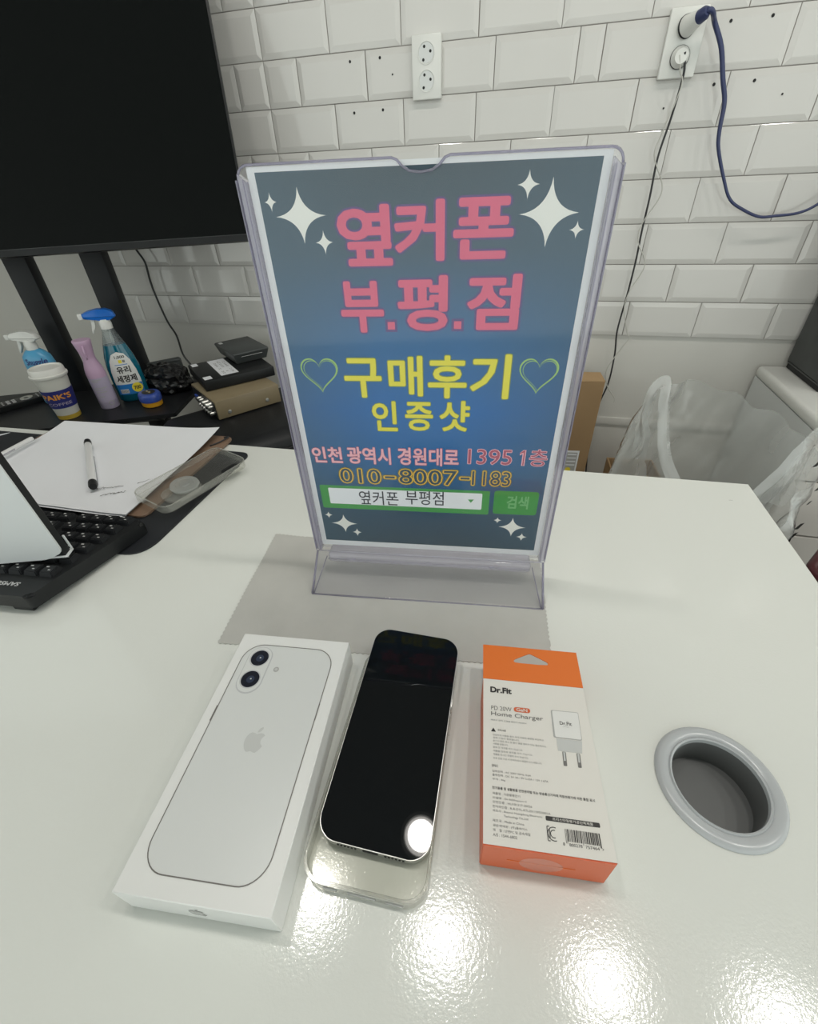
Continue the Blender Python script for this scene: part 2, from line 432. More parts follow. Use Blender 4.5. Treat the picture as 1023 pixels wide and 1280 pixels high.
# ------------------------------------------------------------------ room shell
WALLY = 0.9961
struct(box('floor', (-3.2, 3.2, -3.2, 1.1, -0.05, 0.0), M['floor']))
ceil = struct(box('ceiling', (-3.2, 3.2, -3.2, 1.1, CEIL, CEIL + 0.05), M['ceiling']))
wb = struct(box('wall_back', (-3.2, 3.2, WALLY + 0.009, WALLY + 0.10, 0.0, CEIL), M['wall']))
struct(box('shading_wall_left', (-2.25, -2.2, -0.3, 1.1, 0.0, CEIL), M['wall']))  # unseen short wall, added to block light and keep the left end darker
# grout bed behind the tiles, then every tile a piece of its own
TH, TW, ROWZ = 0.08252, 0.16355, 1.2961          # row height, tile pitch, top of row 1
ZB = ROWZ - 7 * TH                               # bottom of the tiled field
XL, XR, ZTOP = -1.323, 1.30, ROWZ + 5 * TH
gb = box('grout_bed', (XL, XR, WALLY + 0.0045, WALLY + 0.009, ZB, ZTOP), M['grout'], wb)
_tiles = {}
def tile(x0, x1, z0, z1):
    w = x1 - x0 - 0.0016; h = z1 - z0 - 0.0016
    key = (round(w, 3), round(h, 3))
    if key not in _tiles:
        bm = bmesh.new(); y0, y1, y2 = 0.0045, 0.0031, 0.0
        b = min(0.0095, w * 0.3)
        def q(i, y): return [bm.verts.new((sx * (w / 2 - i), y, sz * (h / 2 - i))) for sx, sz in ((-1, -1), (1, -1), (1, 1), (-1, 1))]
        A = q(0, y0); B = q(0, y1 - .0006); B2 = q(0.0008, y1 - .0010); Cc = q(b - .001, y2 + .0004); D = q(b + .0012, y2)
        for P, Q in ((A, B), (B, B2), (B2, Cc), (Cc, D)):
            for i in range(4): bm.faces.new((P[i], P[(i + 1) % 4], Q[(i + 1) % 4], Q[i]))
        bm.faces.new(D)
        me = bpy.data.meshes.new('tile'); bmesh.ops.recalc_face_normals(bm, faces=bm.faces[:]); bm.to_mesh(me); bm.free(); me.materials.append(M['tile'])
        _tiles[key] = me
    o = bpy.data.objects.new('tile', _tiles[key]); C.objects.link(o); o.parent = wb
    o.location = ((x0 + x1) / 2 + random.uniform(-.0003, .0003), WALLY + random.uniform(-0.0002, 0.0005), (z0 + z1) / 2)
    o.rotation_euler = (random.uniform(-.004, .004), 0, random.uniform(-.0035, .0035))
SEAM = -0.5875
J0 = -0.4236
for r in range(-4, 8):                           # r = row number below the joint above row 1 (row 1 spans ROWZ .. ROWZ-TH)
    z1 = ROWZ - (r - 1) * TH; z0 = z1 - TH
    if r == 0: z1 = ROWZ + TH; z0 = ROWZ
    if r < 0: z0 = ROWZ + (-r) * TH; z1 = z0 + TH
    if r == 0 or r % 2 == 0: xs = [J0 + k * TW for k in range(0, 11)]
    else: xs = [J0 + (k - .5) * TW for k in range(0, 12)]
    if r == 1: xs = [-0.506, -0.342, -0.178, -0.0605, 0.1045, 0.1515, 0.315, 0.4785, 0.642, 0.8055, 0.969, 1.1325, 1.296]
    xs = [SEAM] + [x for x in xs if SEAM + 0.02 < x < XR - 0.02] + [XR]
    left = [-0.752, -0.9155, -1.079, -1.2425] if r % 2 == 0 else [-0.6645, -0.834, -1.0005, -1.164]
    if r in (5, 7): left = [-0.665, -0.834, -1.0005, -1.164]
    if r == 6: left = [-0.757, -0.9325, -1.096, -1.2595]
    xs = [XL] + sorted(x for x in left if x > XL + 0.02) + xs
    for x0, x1 in zip(xs, xs[1:]): tile(x0, x1, z0, z1)
struct(box('trim_1', (XL - 0.012, XL, WALLY - 0.001, WALLY + 0.009, ZB - 0.02, ZTOP), M['wall']), 'pale strip closing the left end of the tiled field')
struct(box('trim_2', (-1.30, 1.30, WALLY + 0.003, WALLY + 0.009, 0.465, 0.488), M['wall'], bev=0.002), 'low ledge of the painted wall panel below the tiles')
for hx, hz in [(-0.3774, 1.2802), (-0.3086, 1.2814), (-0.3771, 1.1955), (-0.3077, 1.197), (0.3694, 1.2808), (0.4369, 1.2822), (0.3698, 1.1953), (0.4395, 1.1964), (-0.2816, 1.2535), (0.4954, 1.1738), (0.2875, 1.1652)]:
    rad = 0.0022 if hz > 1.19 and hz != 1.2535 else 0.0014
    bm = bmesh.new()
    add_lathe(bm, [(rad * 1.25, 0.0), (rad * 1.1, 0.0006), (rad * .8, 0.0006), (rad * .7, -0.0006)], 12, cap=True)
    o = bm_obj('drill_hole', bm, M['hole'], wb); o.location = (hx, WALLY - 0.0002, hz); o.rotation_euler = (PI / 2, 0, 0)

# ceiling downlights
for i, (lx, ly) in enumerate(LAMPS):
    row = 'over the counter'
    t = thing('ceiling_downlight', 'round white recessed ceiling downlight over the counter, %s from the left' % ('first', 'second', 'third', 'fourth', 'fifth')[i], 'ceiling light', (lx, ly, CEIL), group='ceiling downlights %s' % row)
    lathe('trim_ring', [(0.064, 0.0), (0.078, 0.0), (0.078, -0.004), (0.066, -0.007), (0.064, -0.004), (0.064, 0.0)], M['white_plastic'], t, 32, cap=False)
    lathe('diffuser', [(0.0, -0.001), (0.062, -0.001), (0.062, -0.0005), (0.0, -0.0005)], M['lamp'], t, 32, cap=False)
    lamp_light(lx, ly)

# ------------------------------------------------------------------ the white counter
ZT = 0.75
tb = thing('counter_table', 'large white glossy counter with a round cable hole at the right', 'table', (0.3558, 0.2312, 0.0), 0.028)
def tl(p):                                       # world xy -> counter local xy
    dx, dy = p[0] - 0.3558, p[1] - 0.2312; c, s = math.cos(-0.028), math.sin(-0.028)
    return (c * dx - s * dy, s * dx + c * dy)
HX, HY = tl((0.2205, -0.1495))
TX0, TX1, TY0, TY1 = -1.75, 0.0, -0.86, 0.0
bm = bmesh.new()
N = 48
hc = [(HX + 0.0300 * math.cos(2 * PI * i / N), HY + 0.0300 * math.sin(2 * PI * i / N)) for i in range(N)]
def on_rect(a):
    dx, dy = math.cos(a), math.sin(a); t = 1e9
    if dx > 1e-9: t = min(t, (TX1 - HX) / dx)
    if dx < -1e-9: t = min(t, (TX0 - HX) / dx)
    if dy > 1e-9: t = min(t, (TY1 - HY) / dy)
    if dy < -1e-9: t = min(t, (TY0 - HY) / dy)
    return (HX + t * dx, HY + t * dy)
angs = sorted([2 * PI * i / N for i in range(N)] + [math.atan2(y - HY, x - HX) % (2 * PI) for x in (TX0, TX1) for y in (TY0, TY1)])
inner = [(HX + 0.0300 * math.cos(a), HY + 0.0300 * math.sin(a)) for a in angs]; outer = [on_rect(a) for a in angs]
ring_prism(bm, outer, inner, ZT - 0.03, ZT)
top = bm_obj('worktop', bm, M['table'], tb)
# counter body below
box('side_panel', (-0.045, -0.025, TY0 + 0.03, -0.03, 0.0, ZT - 0.03), M['counter'], tb)
box('side_panel', (TX0 + 0.025, TX0 + 0.045, TY0 + 0.03, -0.03, 0.0, ZT - 0.03), M['counter'], tb)
box('back_panel', (TX0 + 0.045, -0.045, -0.05, -0.03, 0.0, ZT - 0.03), M['counter'], tb)
box('pencil_mark', (-0.034, -0.030, -0.040, -0.0394, ZT, ZT + 0.00012), M['ink_mid'], tb)
g = thing('cable_grommet', 'pale grey plastic ring set around the cable hole in the counter', 'cable grommet', (0.2205, -0.1495, ZT))
lathe('flange', [(0.0268, -0.0005), (0.0272, 0.0022), (0.0282, 0.0028), (0.0290, 0.0018), (0.0300, 0.0026), (0.0345, 0.0030), (0.0362, 0.0022), (0.0372, 0.0004), (0.0290, 0.0004), (0.0268, -0.0005)], M['grommet'], g, 56, cap=False)
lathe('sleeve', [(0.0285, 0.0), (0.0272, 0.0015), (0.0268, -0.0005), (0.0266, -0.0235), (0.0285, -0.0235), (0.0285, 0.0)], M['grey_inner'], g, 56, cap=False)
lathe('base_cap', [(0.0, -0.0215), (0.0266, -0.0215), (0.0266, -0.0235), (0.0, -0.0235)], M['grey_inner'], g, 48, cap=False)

# ------------------------------------------------------------------ clear sign holder and poster
SY = 0.11775; LEAN = -0.012
sgn = thing('sign_holder', 'clear acrylic tabletop sign holder with a tent shaped base', 'sign holder', (0, 0, ZT), SY)
BZ = 0.0374
def sp(u, v, d):                                 # sign plane: u right, v up from the print's bottom, d towards the viewer
    return Vector((u, v * math.sin(LEAN) - d, BZ + v * math.cos(LEAN)))
def sheet(name, poly, d0, d1, material, parent, bev=0):
    bm = bmesh.new(); add_prism(bm, poly, d0, d1, bev)
    for v in bm.verts: v.co = sp(v.co.x, v.co.y, v.co.z)
    return auto_smooth(bm_obj(name, bm, material, parent), 40)
VB, VT = -0.0105, 0.2892
notch = [(-0.0165, VT), (-0.0135, VT - 0.001), (-0.0105, VT - 0.004), (-0.0065, VT - 0.0062), (0.0, VT - 0.007), (0.0065, VT - 0.0062), (0.0105, VT - 0.004), (0.0135, VT - 0.001), (0.0165, VT)]
def panel_poly(w):
    r = 0.007
    L = [(-w, VB)]; L += [(-w + r - r * math.cos(a), VT - r + r * math.sin(a)) for a in [PI / 2 * i / 5 for i in range(6)]]
    R = [(w - r + r * math.cos(a), VT - r + r * math.sin(a)) for a in [PI / 2 - PI / 2 * i / 5 for i in range(6)]] + [(w, VB)]
    return L + notch + R
sheet('front_sheet', panel_poly(0.1088), 0.0016, 0.0032, M['acrylic'], sgn)
sheet('back_sheet', panel_poly(0.1088), -0.0032, -0.0016, M['acrylic'], sgn)
for s in (-1, 1):
    a, b = sorted((s * 0.1040, s * 0.1088))
    sheet('side_edge', [(a, VB), (b, VB), (b, VT - 0.008), (a, VT - 0.004)], -0.0040, 0.0040, M['acrylic_edge'], sgn, 0.0008)
    for uu, wd in ((0.1092, 0.0007), (0.1052, 0.0004)):
        a, b = sorted((s * uu, s * (uu + wd)))
        sheet('edge_ridge', [(a, VB), (b, VB), (b, VT - 0.007), (a, VT - 0.007)], -0.0042, 0.0046, M['acrylic_line'], sgn)
# rim along the top, following the rounded corners and the thumb notch
pts = [sp(u, v, 0.0024) for u, v in panel_poly(0.1088)[1:-1]]
tube('top_rim', pts, 0.00075, M['acrylic_line'], sgn, 6, 1)
# base: two flaps meeting under the panel, a rail at the fold, slanted end ribs
def flap(sign):
    t = 0.0022
    yb, zt = -0.0385 * sign, 0.0262
    bm = bmesh.new()
    top_y, bot_y = -0.0045 * sign, yb
    for u0, u1 in ((-0.1078, 0.1078),):
        q = [(u0, bot_y, 0.0008), (u1, bot_y, 0.0008), (u1, top_y, zt), (u0, top_y, zt)]
        nrm = Vector((0, zt * sign, 0.034)).normalized() * t
        A = [bm.verts.new(p) for p in q]; B = [bm.verts.new(Vector(p) - Vector((0, -nrm.y, nrm.z))) for p in q]
        for v in B: v.co.z = max(v.co.z, 0.0006)
        bm.faces.new(A); bm.faces.new(B[::-1])
        for i in range(4): bm.faces.new((A[i], B[i], B[(i + 1) % 4], A[(i + 1) % 4]))
    return bm
bm_obj('base_front', flap(1), M['acrylic_base'], sgn)
bm_obj('base_back', flap(-1), M['acrylic_base'], sgn)
for s in (-1, 1):
    tube('base_edge', [(s * 0.1078, -0.0385, 0.0012), (s * 0.1082, -0.0045, 0.0268)], 0.0011, M['acrylic_line'], sgn, 6, 1)
    tube('base_rib', [(s * 0.1062, -0.0380, 0.0014), (s * 0.0985, -0.0075, 0.0225)], 0.0005, M['acrylic_line'], sgn, 6, 1)
tube('base_front_lip', [(-0.1078, -0.0387, 0.0011), (0.1078, -0.0387, 0.0011)], 0.0009, M['acrylic_line'], sgn, 6, 1)
bm = bmesh.new(); add_box(bm, -0.0975, 0.0975, -0.0085, 0.0085, 0.0150, 0.0258, bev=0.003, seg=3)
auto_smooth(bm_obj('slot_rail', bm, M['acrylic_edge'], sgn))
tube('rail_line', [(-0.097, -0.0090, 0.0205), (0.097, -0.0090, 0.0205)], 0.0007, M['acrylic_edge'], sgn, 6, 1)
tube('rail_line', [(-0.107, -0.0050, 0.0272), (0.107, -0.0050, 0.0272)], 0.0008, M['acrylic_edge'], sgn, 6, 1)
for u in (-0.072, 0.002, 0.062):
    box('rail_pin', (u - 0.003, u + 0.003, -0.0098, -0.0085, 0.0195, 0.0225), M['acrylic_edge'], sgn, 0.0006)

po = thing('poster', 'blue shop poster with pink and yellow Korean lettering in the clear sign holder', 'poster', (0, 0, ZT), SY)
sheet('paper', rect_poly(-0.1036, 0.1036, -0.0060, 0.2882), -0.0002, 0.0002, M['pmargin'], po)
decal('blue_print', rect_poly(-0.0989, 0.0989, 0.0, 0.2855), sp, M['poster'], po, 0.00028)
def glyphs(items, material, off, lift, name='lettering'):
    for s, r in items: lettering(name, s, [v / 1000 for v in r], sp, material, po, off, lift)
def dot(u, v, w=4.6): return rect_poly((u - w / 2) / 1000, (u + w / 2) / 1000, (v - w / 2) / 1000, (v + w / 2) / 1000)
title = [('옆', (-51.5, -20.0, 236.5, 267.0)), ('커', (-18.5 + 2.5, 12.6, 238.5, 268.5)), ('폰', (20.0, 53.5, 239.0, 268.5)),
         ('부', (-55.5, -27.8, 195.6, 226.0)), ('평', (-16.0, 15.0, 196.6, 228.6)), ('점', (30.0, 61.5, 197.0, 228.6))]
glyphs(title, M['magenta'], 0.062, 0.00034, 'letter_glow')
for u, v in ((-22.3, 199.0), (23.0, 199.2)):
    decal('letter_glow', dot(u, v, 8.2), sp, M['magenta'], po, 0.00034)
    decal('lettering', dot(u, v, 5.0), sp, M['pink'], po, 0.00042)
glyphs(title, M['pink'], 0.030, 0.00042)
mid = [('구', (-59.5, -32.6, 147.5, 176.0)), ('매', (-26.0, -2.0, 149.0, 177.8)), ('후', (3.2, 30.0, 147.8, 178.2)), ('기', (34.0, 60.5, 147.8, 179.0)),
       ('인', (-41.0, -22.4, 119.5, 143.6)), ('증', (-15.0, 5.5, 120.4, 143.2)), ('샷', (11.6, 33.4, 120.5, 144.6))]
glyphs(mid, M['pyellow_rim'], 0.040, 0.00034, 'letter_rim')
glyphs(mid, M['pyellow'], 0.021, 0.00042)
glyphs([('인천', (-96.3, -71.0, 88.2, 102.6)), ('광역시', (-66.0, -29.5, 88.0, 103.4)), ('경원대로', (-23.0, 26.6, 88.2, 104.0))], M['ppink_rim'], 0.045, 0.00034, 'letter_rim')
glyphs([('인천', (-96.3, -71.0, 88.2, 102.6)), ('광역시', (-66.0, -29.5, 88.0, 103.4)), ('경원대로', (-23.0, 26.6, 88.2, 104.0))], M['ppink'], 0.022, 0.00042)
num = [('1395', (34.5, 69.0, 91.0, 104.6)), ('층', (83.0, 96.6, 90.6, 105.6))]
glyphs(num, M['ppink'], 0.030, 0.00034, 'letter_rim'); glyphs(num, M['ppink_rim'], 0.0, 0.00046)
for c_, w_, l_ in (('ppink', 1.3, 0.00036), ('ppink_rim', 0.5, 0.00046)):
    decal('lettering', [(x / 1000, y / 1000) for x, y in [(78.4 - w_, 90.6 + .6 - w_ / 2), (78.4 + w_, 90.6 + .6 - w_ / 2), (78.4 + w_, 104.4 + w_ / 2), (78.4 - w_ * .6, 104.4 + w_ / 2), (75.0, 102.4), (75.0, 102.6 - 2.0 * w_), (78.4 - w_, 103.6 - 1.6 * w_)]], sp, M[c_], po, l_)
ph = [('010', (-75.0, -39.5, 68.0, 82.5)), ('-', (-35.5, -27.0, 74.0, 76.0)), ('8007', (-23.0, 26.0, 69.0, 83.6)), ('-', (29.0, 36.5, 75.5, 77.5)), ('1183', (38.5, 70.0, 70.2, 84.2))]
glyphs(ph, M['neon_rim'], 0.075, 0.00030, 'letter_glow'); glyphs(ph, M['neon'], 0.040, 0.00040); glyphs(ph, M['neon_core'], 0.0, 0.00050, 'letter_core')
# search bar and button
decal('search_frame', rr(0.1500, 0.0252, 0.0012, 3, -0.0206, 0.0519), sp, M['green'], po, 0.00034)
decal('search_field', rr(0.1362, 0.0172, 0.0010, 3, -0.0200, 0.0531), sp, M['pwhite'], po, 0.00038)
lettering('lettering', '옆커폰', (-0.0605, -0.0250, 0.0450, 0.0600), sp, M['pink_dark'], po, 0.004, 0.00044)
lettering('lettering', '부평점', (-0.0185, 0.0150, 0.0472, 0.0620), sp, M['pink_dark'], po, 0.004, 0.00044)
decal('dropdown_arrow', [(0.0360, 0.0550), (0.0386, 0.0516), (0.0412, 0.0552)], sp, M['green'], po, 0.00044)
decal('search_button', rr(0.0372, 0.0246, 0.0026, 4, 0.0767, 0.0530), sp, M['green_dark'], po, 0.00034)
lettering('lettering', '검색', (0.0694, 0.0872, 0.0474, 0.0602), sp, M['green_pale'], po, 0.028, 0.00042)
def star(u, v, w, h):
    pts = []
    for k in range(4):
        a = PI / 2 * k; tip = (w * math.cos(a), h * math.sin(a)); a2 = a + PI / 2; tip2 = (w * math.cos(a2), h * math.sin(a2))
        for i in range(9):
            t = i / 9; c = 0.10
            b = (c * (tip[0] + tip2[0]), c * (tip[1] + tip2[1]))
            pts.append((u + tip[0] * (1 - t) ** 2 + 2 * t * (1 - t) * b[0] + tip2[0] * t * t, v + tip[1] * (1 - t) ** 2 + 2 * t * (1 - t) * b[1] + tip2[1] * t * t))
    return [(x / 1000, y / 1000) for x, y in pts]
for u, v, w, h in ((-74.5, 263.4, 15.8, 14.6), (-92.2, 271.0, 3.8, 5.0), (-61.8, 249.2, 5.6, 6.6), (73.8, 260.4, 16.8, 17.0), (60.6, 274.4, 6.2, 6.8), (90.7, 252.0, 4.2, 4.6),
                   (-78.0, 21.6, 12.5, 10.6), (-92.0, 31.0, 4.0, 4.0), (-66.8, 11.5, 4.6, 4.8), (76.3, 26.4, 12.0, 10.8), (63.0, 33.6, 3.8, 3.4), (85.9, 15.6, 5.0, 4.6)):
    decal('star', star(u, v, w, h), sp, M['star'], po, 0.00040)
def heart(cx, cy, w, h, n=48):
    out = []
    for i in range(n):
        t = 2 * PI * i / n
        out.append((cx + w / 2 * math.sin(t) ** 3, cy + h / 2 * ((13 * math.cos(t) - 5 * math.cos(2 * t) - 2 * math.cos(3 * t) - math.cos(4 * t)) / 14.5 + 0.1)))
    return out
for u, v, w, h in ((-0.0785, 0.1644, 0.0285, 0.0265), (0.0806, 0.1650, 0.0270, 0.0260)):
    decal('heart', heart(u, v, w, h), sp, M['heart'], po, 0.00040, holes=heart(u, v + 0.0001, w - 0.0020, h - 0.0024))
    decal('heart', heart(u + 0.0006, v, w - 0.0034, h - 0.0034), sp, M['heart'], po, 0.00040, holes=heart(u + 0.0006, v, w - 0.0042, h - 0.0044))

# ------------------------------------------------------------------ grey cloth under the sign (two layers, pinked edges)
def pinked(a, b, step=0.0023, amp=0.0006):
    a, b = Vector(a), Vector(b); d = b - a; n = max(2, int(d.length / step)); nrm = Vector((d.y, -d.x)).normalized()
    out = []
    for i in range(n):
        p = a + d * (i / n); out.append(p + nrm * (amp if i % 2 else -amp))
    return out
def cloth(name, corners, z, label, dz=0.0012):
    P = []
    for i in range(len(corners)): P += pinked(corners[i], corners[(i + 1) % len(corners)])
    bm = bmesh.new()
    bm.faces.new([bm.verts.new((p.x, p.y, 0)) for p in P])
    bmesh.ops.triangulate(bm, faces=bm.faces[:])
    for k in range(-40, 40):
        for no in ((1, 0, 0), (0, 1, 0)):
            bmesh.ops.bisect_plane(bm, geom=bm.verts[:] + bm.edges[:] + bm.faces[:], plane_co=Vector(no) * (k * 0.012), plane_no=no)
    for v in bm.verts:
        f = noise.noise(Vector((v.co.x * 16, v.co.y * 11, z * 100))) * .5 + .5
        f2 = noise.noise(Vector((v.co.x * 45 + v.co.y * 30, v.co.y * 9, 3)))
        v.co.z = z + dz * f * f + 0.0003 * max(0, f2)
    r = bmesh.ops.extrude_face_region(bm, geom=bm.faces[:])
    for e in r['geom']:
        if isinstance(e, bmesh.types.BMVert): e.co.z -= 0.0004
    for v in bm.verts: v.co.z = max(v.co.z, ZT + 0.0001)
    o = bm_obj(name, bm, M['cloth'], None, True); auto_smooth(o, 60); return tag(o, label, 'cloth')
cloth('cleaning_cloth', [(-0.181, 0.026), (-0.1604, -0.1216), (-0.045, -0.1062), (0.0655, -0.0925), (0.1195, -0.0850), (0.108, 0.040)], ZT + 0.0004, 'grey microfibre cloth with pinked edges spread under the sign holder', 0.0016)

# ------------------------------------------------------------------ white phone box
bxx = thing('phone_box', 'white phone box with a phone back printed on its lid, left of the black phone', 'box', (-0.0727, -0.2013, ZT), 0.11153)
BW, BH, BT = 0.08683, 0.16482, 0.02675
box('lid', (-BW / 2, BW / 2, -BH / 2, BH / 2, 0.0004, BT), M['box_white'], bxx, 0.0005, 1)
def bt(u, v, d): return Vector((u, v, BT + d))
ol = rr(0.0706, 0.1456, 0.0150, 10, -0.0005, 0.0003)
decal('printed_phone', ol, bt, M['box_print'], bxx, 0.00012)
decal('printed_edge', rr(0.0712, 0.1462, 0.0153, 10, -0.0005, 0.0003), bt, M['line_grey'], bxx, 0.00020, holes=rr(0.0700, 0.1450, 0.0147, 10, -0.0005, 0.0003))
for z0, z1 in ((0.0300, 0.0420),):
    decal('printed_button', rect_poly(0.0345, 0.0353, z0 - 0.012, z1 - 0.012), bt, M['line_grey'], bxx, 0.00022)
decal('printed_button', rect_poly(-0.0367, -0.0359, 0.010, 0.021), bt, M['line_grey'], bxx, 0.00022)
decal('camera_bump', rr(0.0190, 0.0395, 0.0095, 10, -0.0216, 0.0512), bt, M['lens_ring'], bxx, 0.00022)
decal('camera_bump_face', rr(0.0176, 0.0380, 0.0088, 10, -0.0218, 0.0516), bt, M['box_print'], bxx, 0.00030)
for cyy in (0.0610, 0.0430):
    lathe_o = decal('lens_ring', circ(-0.0218, cyy, 0.0076, 32), bt, M['lens_ring'], bxx, 0.00036)
    decal('camera_lens', circ(-0.0217, cyy, 0.0067, 32), bt, M['lens'], bxx, 0.00042)
    decal('lens_core', circ(-0.0214, cyy - 0.0002, 0.0030, 24), bt, M['lens_blue'], bxx, 0.00048)
    decal('lens_glint', circ(-0.0212, cyy + 0.0002, 0.0006, 10), bt, M['lens_ring'], bxx, 0.00054)
decal('flash', circ(-0.0054, 0.0527, 0.0021, 20), bt, M['logo_side'], bxx, 0.00036)
decal('flash_core', circ(-0.0054, 0.0527, 0.0012, 16), bt, M['logo_grey'], bxx, 0.00042)
def apple_body(cx, cy, s):
    # outline of the bitten fruit mark, unit height about 1 without the leaf
    right = [(0.0, 0.36), (0.10, 0.40), (0.22, 0.43), (0.34, 0.40), (0.43, 0.33)]
    bite = [(0.36, 0.26), (0.31, 0.16), (0.30, 0.05), (0.34, -0.06), (0.41, -0.13), (0.47, -0.16)]
    low = [(0.42, -0.28), (0.34, -0.41), (0.24, -0.50), (0.14, -0.50), (0.06, -0.47), (0.0, -0.455), (-0.06, -0.47), (-0.14, -0.50), (-0.24, -0.49), (-0.34, -0.39), (-0.42, -0.26), (-0.47, -0.10), (-0.48, 0.06), (-0.45, 0.22), (-0.37, 0.35), (-0.26, 0.42), (-0.14, 0.41)]
    return [(cx + x * s, cy + y * s) for x, y in (right + bite + low)]
def apple_leaf(cx, cy, s):
    return [(cx + x * s, cy + y * s) for x, y in [(0.0, 0.44), (0.01, 0.56), (0.08, 0.67), (0.20, 0.74), (0.22, 0.63), (0.16, 0.53), (0.08, 0.46)]]
decal('fruit_mark', apple_body(-0.0003, -0.0002, 0.0135), bt, M['logo_grey'], bxx, 0.00022)
decal('fruit_mark', apple_leaf(-0.0003, -0.0002, 0.0135), bt, M['logo_grey'], bxx, 0.00022)
def bside(u, v, d): return Vector((u, -BH / 2 - d, v))
decal('side_mark', apple_body(0.0, BT / 2 - 0.0006, 0.0100), bside, M['logo_side'], bxx, 0.00015)
decal('side_mark', apple_leaf(0.0, BT / 2 - 0.0006, 0.0100), bside, M['logo_side'], bxx, 0.00015)
def wrapl(u, v, d): return Vector((BW / 2 + d, u, v))

# ------------------------------------------------------------------ black phone and the clear case it rests on
PW, PL = 0.0671, 0.1451
cs = thing('clear_phone_case', 'clear soft phone case lying under the black phone', 'phone case', (0.0126, -0.1800, ZT), 0.045)
CW, CLn, CHh = 0.0722, 0.1515, 0.0098
prism('back_plate', rr(CW, CLn, 0.0130, 8), 0.0003, 0.0014, M['tpu'], cs)
bm = bmesh.new(); ring_prism(bm, rr(CW, CLn, 0.0130, 10), rr(CW - 0.0036, CLn - 0.0036, 0.0114, 10), 0.0014, CHh)
auto_smooth(bm_obj('rim', bm, M['tpu_rim'], cs))
tube('rim_bead', [(x, y, CHh) for x, y in rr(CW - 0.002, CLn - 0.002, 0.0122, 8)] + [(CW / 2 - 0.001, CLn / 2 - 0.0132, CHh)], 0.0009, M['tpu_rim'], cs, 6, 1)
for x0, x1 in ((-0.0215, -0.0135), (-0.0075, 0.0085), (0.0140, 0.0240)):
    box('port_cutout', (x0, x1, -CLn / 2 - 0.0004, -CLn / 2 + 0.0004, 0.0030, 0.0062), M['logo_side'], cs, 0.0003)
box('button_cover', (CW / 2 - 0.0004, CW / 2 + 0.0008, 0.020, 0.036, 0.003, 0.007), M['tpu_rim'], cs, 0.0004)
pn = thing('smartphone', 'black screened smartphone with silver edge lying on its clear case', 'phone', (0.0137, -0.1639, 0.7661), 0, rot=(0.0740, 0.034, 0.0312))
prism('body', rr(PW + 0.0003, PL + 0.0003, 0.0122, 12), -0.0082, -0.0005, M['alu'], pn, 0.0016, 3)
prism('screen', rr(PW - 0.0004, PL - 0.0004, 0.0121, 12), -0.0006, 0.0002, M['glass_black'], pn, 0.0003, 2)
for y0, y1 in ((0.020, 0.034),):
    box('side_button', (PW / 2 + 0.0002, PW / 2 + 0.0009, y0, y1, -0.0058, -0.0032), M['alu'], pn, 0.0003)
box('charging_port', (-0.0046, 0.0046, -PL / 2 - 0.0006, -PL / 2 + 0.0004, -0.0054, -0.0028), M['hole'], pn, 0.0003)
for k in range(6):
    for s in (-1, 1):
        bm = bmesh.new(); add_lathe(bm, [(0.0007, 0), (0.0007, 0.0004)], 8)
        o = bm_obj('speaker_hole', bm, M['hole'], pn); o.rotation_euler = (PI / 2, 0, 0); o.location = (s * (0.0090 + k * 0.0021), -PL / 2 - 0.0002, -0.0042)

# ------------------------------------------------------------------ orange charger box
dr = thing('charger_box', 'orange and white charger box with a hang tab, right of the black phone', 'box', (0.1009, -0.1220, ZT), 0.10388)
DW, DL, DT, SL = 0.0685, 0.1007, 0.0297, -0.0234
def dz(v): return DT + v * SL                    # the face slopes a little
bm = bmesh.new()
for (mi, z0f) in ((0, None),):
    prof = [(-DL, 0.0006), (0.0, 0.0006), (0.0, dz(0)), (-DL, dz(-DL))]
    A = [bm.verts.new((-DW / 2, y, z)) for y, z in prof]; B = [bm.verts.new((DW / 2, y, z)) for y, z in prof]
    bm.faces.new(A[::-1]); bm.faces.new(B)
    for i in range(4): bm.faces.new((A[i], A[(i + 1) % 4], B[(i + 1) % 4], B[i]))
    bmesh.ops.bevel(bm, geom=bm.edges[:], offset=0.0006, segments=2, affect='EDGES')
auto_smooth(bm_obj('carton', bm, M['orange_dark'], dr))
def df(u, v, d): return Vector((u, v, dz(v) + d))
decal('white_face', rect_poly(-DW / 2 + 0.0002, DW / 2 - 0.0002, -DL + 0.0006, -0.0001), df, M['card'], dr, 0.00012)
box('right_face', (DW / 2, DW / 2 + 0.0002, -DL + 0.0010, -0.0010, 0.0012, DT - 0.0006), M['card'], dr)
# hang tab with its delta hole
hole_o = [(-0.0122, 0.0172), (-0.0106, 0.0190), (-0.0010, 0.0243), (0.0002, 0.0246), (0.0012, 0.0242), (0.0112, 0.0190), (0.0127, 0.0176), (0.0120, 0.0160), (0.0060, 0.0156), (0.0, 0.0156), (-0.0060, 0.0156), (-0.0112, 0.0158)]
cx_, cy_ = 0.0, 0.0185
aa = sorted(range(len(hole_o)), key=lambda i: math.atan2(hole_o[i][1] - cy_, hole_o[i][0]))
hp = [hole_o[i] for i in aa]
def tabout(a):
    dx, dy = math.cos(a), math.sin(a); t = 1e9
    x0, x1, y0, y1 = -DW / 2, DW / 2, 0.0, 0.0294
    if dx > 1e-9: t = min(t, x1 / dx)
    if dx < -1e-9: t = min(t, x0 / dx)
    if dy > 1e-9: t = min(t, (y1 - cy_) / dy)
    if dy < -1e-9: t = min(t, (y0 - cy_) / dy)
    return (t * dx, cy_ + t * dy)
